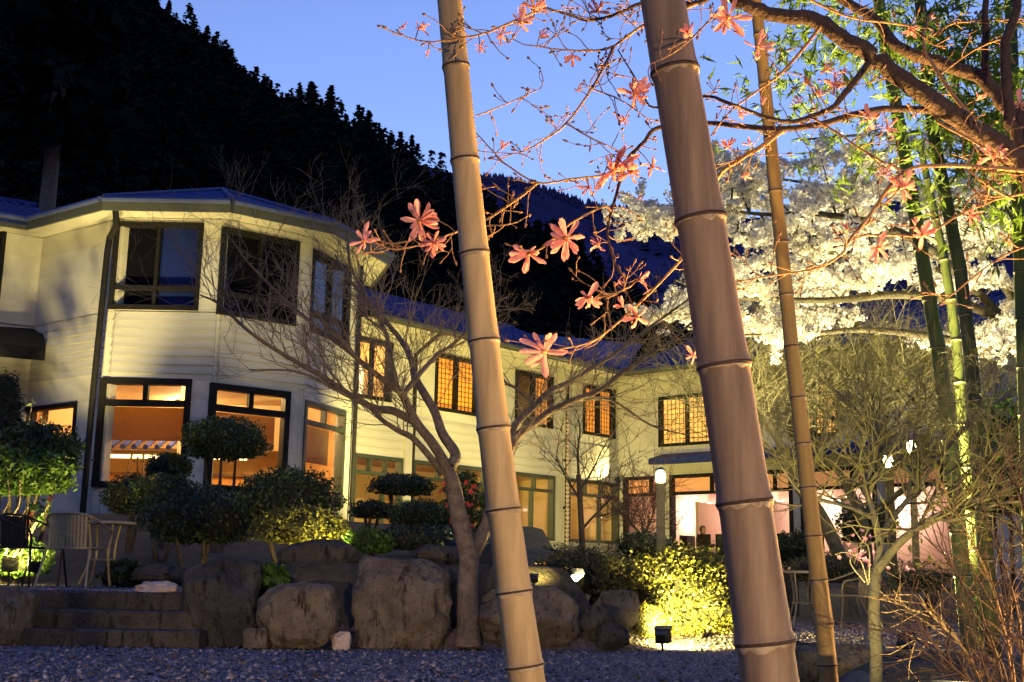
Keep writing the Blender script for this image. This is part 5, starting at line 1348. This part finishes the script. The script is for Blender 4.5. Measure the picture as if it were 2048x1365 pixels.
# ------------------------------------------------------------------ star magnolia, close to the camera
rng = np.random.default_rng(17)
M_mbark = mat('magnolia_bark', (.055, .034, .028), .85, .35, 20, .6, 60); M_mtw = mat('magnolia_twigs', (.33, .19, .09), .75, .25, 25, .4, 80)
M_pet = mat('magnolia_petals', (.86, .27, .26), .6, .15, 7, island=.2, trans=.55, col2=(.92, .56, .52)); M_bud = mat('magnolia_buds', (.22, .12, .07), .8, .25, 30); M_stam = mat('stamens', (.55, .28, .10), .7, .3, 40)
Ym = 3.35
mb_ = Vector((2.25, 3.7, gz(2.25, 3.7) - .1))
mg = thing('magnolia_tree', 'pink star magnolia with spreading branches lit orange from below', 'tree', mb_)
Km = Ym / FPX
def mk(lst, r0, r1, m=M_mbark, nm='branch', sides=10, n=5):
    s = spline([un(x, y, Ym + dy) for x, y, dy in lst], n); s[1:-1] += rng.normal(0, r1 * Km * .25, s[1:-1].shape)
    tubes(nm, [s], [np.linspace(r0 * Km, r1 * Km, len(s))], m, mg, sides); return s, np.linspace(r0 * Km, r1 * Km, len(s))
crotch = un(2100, 420, Ym)
tubes('trunk', [spline([mb_, mb_ + Vector((-.08, -.1, .9)), crotch], 8)], [np.linspace(.085, .045, 17)], M_mbark, mg, 14)
ML = []
ML.append(mk([(2100, 420, 0), (2048, 342, 0), (2001, 294, 0), (1922, 240, 0), (1827, 177, 0), (1748, 117, 0), (1694, 85, 0), (1621, 40, .02), (1545, 28, .05), (1490, 8, .05), (1440, -20, .1), (1380, -60, .1)], 24, 12))
ML.append(mk([(2090, 380, .1), (2048, 253, .15), (2017, 215, .2), (1954, 152, .25), (1875, 127, .3), (1795, 92, .3), (1748, 38, .35), (1653, -20, .4)], 20, 10))
mk([(2080, 370, .1), (2026, 262, .1), (2016, 200, .1), (2010, 95, .1), (2030, 30, .1), (2040, -60, .1)], 14, 9)
mk([(1990, 190, .22), (1972, 142, .22), (1970, 60, .2), (1975, -40, .2)], 9, 7)
thin = [
 ([(1742, 122, 0), (1712, 160, -.05), (1685, 192, -.08), (1663, 217, -.1), (1621, 234, -.1), (1587, 244, -.12), (1536, 237, -.14), (1463, 209, -.14), (1406, 193, .02), (1308, 216, .15), (1280, 172, .15), (1236, 100, .12)], 8, 1.4),
 ([(1868, 222, .05), (1780, 218, 0), (1716, 228, -.05), (1637, 250, -.08), (1558, 259, -.1), (1479, 253, 0), (1416, 247, .12), (1317, 256, .15), (1286, 287, .12), (1258, 316, .1), (1242, 359, .08), (1222, 425, .05), (1215, 461, .03), (1222, 504, 0), (1236, 541, 0), (1262, 573, 0)], 8, 1.6),
 ([(1571, 256, -.1), (1527, 291, -.1), (1479, 320, -.05), (1435, 358, .1), (1390, 470, .16), (1359, 523, .12), (1294, 591, .08), (1236, 645, .04), (1186, 682, 0), (1114, 701, 0)], 5.5, 1.5),
 ([(1644, 50, 0), (1574, 136, 0), (1527, 174, 0), (1463, 221, 0), (1422, 272, 0)], 4, 1.4),
 ([(2080, 345, -.05), (2030, 340, -.1), (1906, 332, -.2), (1808, 344, -.25), (1738, 433, -.25), (1697, 483, -.25), (1684, 508, -.25), (1635, 537, -.22), (1560, 549, -.2), (1469, 564, -.2)], 5, 1.5),
 ([(1621, 234, -.1), (1680, 270, -.15), (1740, 310, -.2), (1808, 342, -.25)], 2.6, 2),
 ([(1440, -20, .1), (1400, 5, .12), (1330, 8, .18), (1280, 9, .15), (1255, 19, .12), (1217, 34, .1), (1174, 41, .05), (1133, 28, 0), (1092, 16, -.1), (1067, -4, -.2)], 6, 2),
 ([(1400, 5, .12), (1340, 30, .16), (1283, 53, .12), (1230, 91, .1), (1189, 102, .06), (1124, 100, 0), (1061, 91, -.05)], 4.5, 1.4),
 ([(1227, 94, .1), (1208, 134, .08), (1183, 178, .06), (1133, 247, .02), (1092, 278, 0), (1049, 303, 0), (1020, 309, 0)], 3.6, 1.2),
 ([(1092, 16, -.1), (1055, 31, -.25), (1011, 50, -.35), (974, 66, -.4), (930, 75, -.42), (896, 81, -.42), (858, 84, -.42), (814, 75, -.42), (792, 59, -.42)], 3, 1.1),
 ([(1245, 345, .08), (1196, 353, .05), (1139, 359, 0), (1075, 366, -.02), (1011, 328, 0), (986, 303, 0), (952, 266, .02)], 3.2, 1.2),
 ([(1075, 366, -.02), (1056, 382, 0), (1012, 414, .05), (974, 438, .08), (911, 465, .05), (875, 479, 0), (825, 494, 0), (788, 499, 0), (745, 486, 0)], 3.4, 1.4),
 ([(1222, 425, .05), (1207, 414, .03), (1142, 447, 0), (1088, 494, 0), (1062, 505, 0)], 3, 1.4),
 ([(1262, 573, 0), (1225, 588, 0), (1190, 580, 0)], 2, 1.2), ([(975, 452, .08), (1010, 450, .05), (1034, 445, .05)], 2, 1.2),
 ([(952, 232, .05), (1000, 214, .05), (1040, 196, .05), (1080, 178, .05)], 1.8, 1.1), ([(1133, 247, .02), (1180, 275, 0), (1232, 300, .05), (1258, 316, .1)], 2, 1.3),
 ([(1183, 178, .06), (1240, 200, .08), (1300, 240, .12)], 2, 1.3),
 ([(1697, 483, -.25), (1740, 470, -.2), (1845, 470, -.15), (1920, 430, -.1), (1990, 400, 0), (2090, 380, 0)], 1.8, 3), ([(1860, 30, .3), (1845, 90, .2), (1880, 150, .15), (1925, 215, .1), (1998, 285, 0)], 3, 6),
 ([(1860, 75, .2), (1900, 50, .2), (1960, 42, .2), (2048, 38, .2)], 2, 2), ([(1880, 150, .15), (1950, 100, .15), (2010, 75, .1)], 2, 2), ([(1620, 0, .1), (1700, 35, .1), (1790, 48, .1), (1835, 55, .15)], 3, 2),
 ([(1868, 228, .05), (1885, 250, 0), (1960, 290, -.05), (2010, 330, -.1)], 3, 3), ([(1950, 290, -.1), (1940, 340, -.15), (1990, 380, -.15), (2030, 400, -.1)], 2, 2), ([(2090, 480, 0), (2010, 510, -.1), (1940, 560, -.15), (1880, 610, -.15)], 2.4, 1.3),
 ([(1450, 5, .1), (1420, 40, 0), (1380, 80, -.42), (1340, 110, -.44), (1302, 128, -.44)], 2.2, 1.2),
]
TWP = []; TWR = []; BUD = []
for l, a, b in thin:
    s, r = mk(l, a, b, M_mtw if a < 6 else M_mbark, 'branch', 7, 5); ML.append((s, r))
for s, r in ML[2:]:
    L = len(s)
    for i in range(2, L):
        if rng.uniform() < .62:
            d = s[min(i + 1, L - 1)] - s[i - 1]; d = d / (np.linalg.norm(d) + 1e-9) * .5 + unit_rand(1, rng)[0] * .9; d[1] *= .5
            tp = []
            for q in twigs_from(s[i], d, rng.uniform(.02, .11), .0018, int(rng.uniform() < .35), rng, 2, .1, .6, .2, 4, .6, None, tp): TWP.append(q[0]); TWR.append(q[1])
            for e in tp: BUD.append((e[0], e[1]))
tag(tubes('twigs', TWP, TWR, M_mtw, mg, 5), kind='stuff')
bp_, br_ = [], []
for p, d in BUD:
    d = d / np.linalg.norm(d); Lb = rng.uniform(.008, .02); bp_.append(np.array([p + d * Lb * f for f in (0, .25, .6, 1)])); br_.append(np.array([.0018, .0042, .0036, .0005]) * rng.uniform(.7, 1.1))
tag(tubes('buds', bp_, br_, M_bud, mg, 6), kind='stuff')
# petals: strap shaped, curling outwards; flower: stamen cone that carries its petals
def petal_mesh(L, w, curl, name='petal'):
    V = []; F = []; n = 6
    for i in range(n + 1):
        t = i / n; wd = w * (1.25 * (t + .12) ** .6) * (1 - max(0, (t - .72) / .28) ** 2.6 * .72); y = L * t; z = curl * L * t * t
        for k, sx in enumerate((-1, -.4, .4, 1)): V.append((sx * wd, y, z + abs(sx) ** 2 * wd * .45))
    for i in range(n):
        for k in range(3): a = i * 4 + k; F.append((a, a + 1, a + 5, a + 4))
    me = bpy.data.meshes.new(name); me.from_pydata(V, [], F); me.materials.append(M_pet)
    me.polygons.foreach_set('use_smooth', np.ones(len(me.polygons), dtype=bool)); return me
PET = [petal_mesh(1, .13, .12), petal_mesh(1, .14, -.30), petal_mesh(1, .11, .38)]
cone = MB().lathe([(.05, -.12), (.10, -.02), (.11, .10), (.07, .22), (.02, .28)], (0, 0, 0), 10)
cone_me = bpy.data.meshes.new('flower'); cone_me.from_pydata(cone.v, [], cone.f); cone_me.materials.append(M_stam)
def joined_flower(n, op, seed):
    r = np.random.default_rng(seed); V = list(cone.v); F = list(cone.f)
    for k in range(n):
        Mx = petal_M(k, n, op, r); pm = PET[int(r.integers(0, 3))]; b = len(V)
        V += [tuple(Mx @ v.co) for v in pm.vertices]; F += [tuple(i + b for i in f.vertices) for f in pm.polygons]
    me = bpy.data.meshes.new('flower'); me.from_pydata(V, [], F); me.materials.append(M_pet); return me
def petal_M(k, n, op, r):
    a = 6.283 * k / n * 1.618 + r.uniform(-.25, .25); e = op + r.uniform(-.55, .5); s = r.uniform(.68, 1.12)
    return Matrix.Rotation(a, 4, 'Z') @ Matrix.Translation((0, .05, 0)) @ Matrix.Rotation(e, 4, 'X') @ Matrix.Rotation(r.uniform(-.5, .5), 4, 'Y') @ Matrix.Diagonal((s * r.uniform(.8, 1.2), s, s * r.uniform(.5, 1.6), 1))
FLW = [(838, 442, 80, .35, 14), (868, 486, 52, .3, 12), (727, 483, 62, .2, 9), (1057, 508, 66, .3, 10), (1133, 478, 74, .35, 14), (1197, 489, 42, .7, 10), (1090, 705, 80, .05, 9), (1175, 595, 62, .6, 10), (1245, 613, 34, .6, 8), (1279, 562, 46, .7, 9), (1275, 635, 52, .3, 8), (1228, 340, 88, .55, 13), (1178, 375, 42, .5, 8), (1305, 335, 48, .4, 9), (1262, 345, 60, .7, 10), (838, 58, 40, .8, 9), (1002, 70, 38, .5, 9), (960, 93, 30, .6, 9), (1040, 45, 56, .3, 9), (1080, 75, 44, .7, 9), (1068, 15, 50, .6, 10), (1145, 112, 38, .7, 9), (1195, 25, 50, .7, 10), (1003, 298, 36, 1.05, 8), (1270, 190, 66, .3, 14), (1250, 238, 32, .6, 9), (1375, 65, 50, .95, 10), (1455, 35, 84, .3, 12), (1515, 95, 60, .1, 7), (1525, 208, 30, .9, 8), (1480, 225, 36, .7, 8), (1655, 140, 40, .5, 9), (1692, 145, 32, .9, 8), (1668, 170, 42, .4, 9), (1620, 172, 36, .7, 8), (1600, 205, 30, .7, 8), (1735, 235, 46, .4, 9), (1775, 258, 42, .5, 9), (1806, 375, 58, .3, 12), (1768, 350, 40, .6, 9), (1755, 495, 60, .3, 11), (1845, 472, 58, .4, 10), (1830, 450, 32, .9, 8), (1693, 457, 30, .9, 8), (1955, 200, 36, .9, 8), (2040, 210, 50, .4, 10), (1985, 315, 58, .5, 10), (1820, 60, 40, .8, 8), (1862, 38, 26, .9, 8), (1940, 430, 40, .6, 9), (1388, 712, 40, .5, 8), (1487, 350, 30, 1.0, 8), (1455, 295, 36, .6, 8), (803, 55, 26, 1.15, 6), (857, 103, 24, 1.15, 6), (1157, 183, 26, 1.2, 6), (1049, 299, 20, 1.2, 6), (1275, 398, 22, 1.15, 6), (1237, 562, 24, 1.1, 6), (1500, 290, 30, .8, 8), (1640, 195, 28, .8, 8)]
allp = np.concatenate([s for s, r in ML]); JF = {}
npet = 0
for idx, (x, y, sz, op, n) in sorted(enumerate(FLW), key=lambda e: -e[1][2]):
    d = ray(x, y); dn = np.array(d) / d.y; P = allp - np.array([0, 0, CAMZ]); rel = P[:, [0, 2]] - np.outer(P[:, 1], dn[[0, 2]])
    i = int(np.argmin((rel ** 2).sum(1))); Yd = float(allp[i][1]) - .02
    if (x, y) == (1375, 65): Yd = 2.88
    c = un(x, y, Yd); s = sz * Yd / FPX * .58
    fr_ = Vector(allp[i]); v = (c - fr_); r = np.random.default_rng(idx + 50)
    face = Vector((r.normal(0, .35), -.8, r.normal(-.15, .3)))
    if op > .5: face = v.normalized() + Vector((r.normal(0, .25), -.25, r.normal(0, .2))) if v.length > .004 else Vector((-.5, -.3, -.3))
    q = face.normalized().to_track_quat('Z', 'Y').to_matrix().to_4x4() @ Matrix.Rotation(r.uniform(0, 6.28), 4, 'Z')
    Mw = Matrix.Translation(c) @ q @ Matrix.Diagonal((s, s, s, 1))
    if v.length > .012: tubes('flower_stalk', [spline([fr_, (fr_ + c) / 2 + Vector((0, 0, .004)), c], 3)], [np.full(7, .0016)], M_mtw, mg, 5)
    if npet + n <= 290:
        fo = place('flower', cone_me, Mw, mg)
        for k in range(n):
            pm = bpy.data.objects.new('petal', PET[int(r.integers(0, 3))]); COL.objects.link(pm); pm.parent = fo; pm.matrix_basis = petal_M(k, n, op, r)
        npet += n
    else:
        key = (n, round(op, 1)); JF.setdefault(key, joined_flower(n, op, idx)); place('flower', JF[key], Mw, mg)
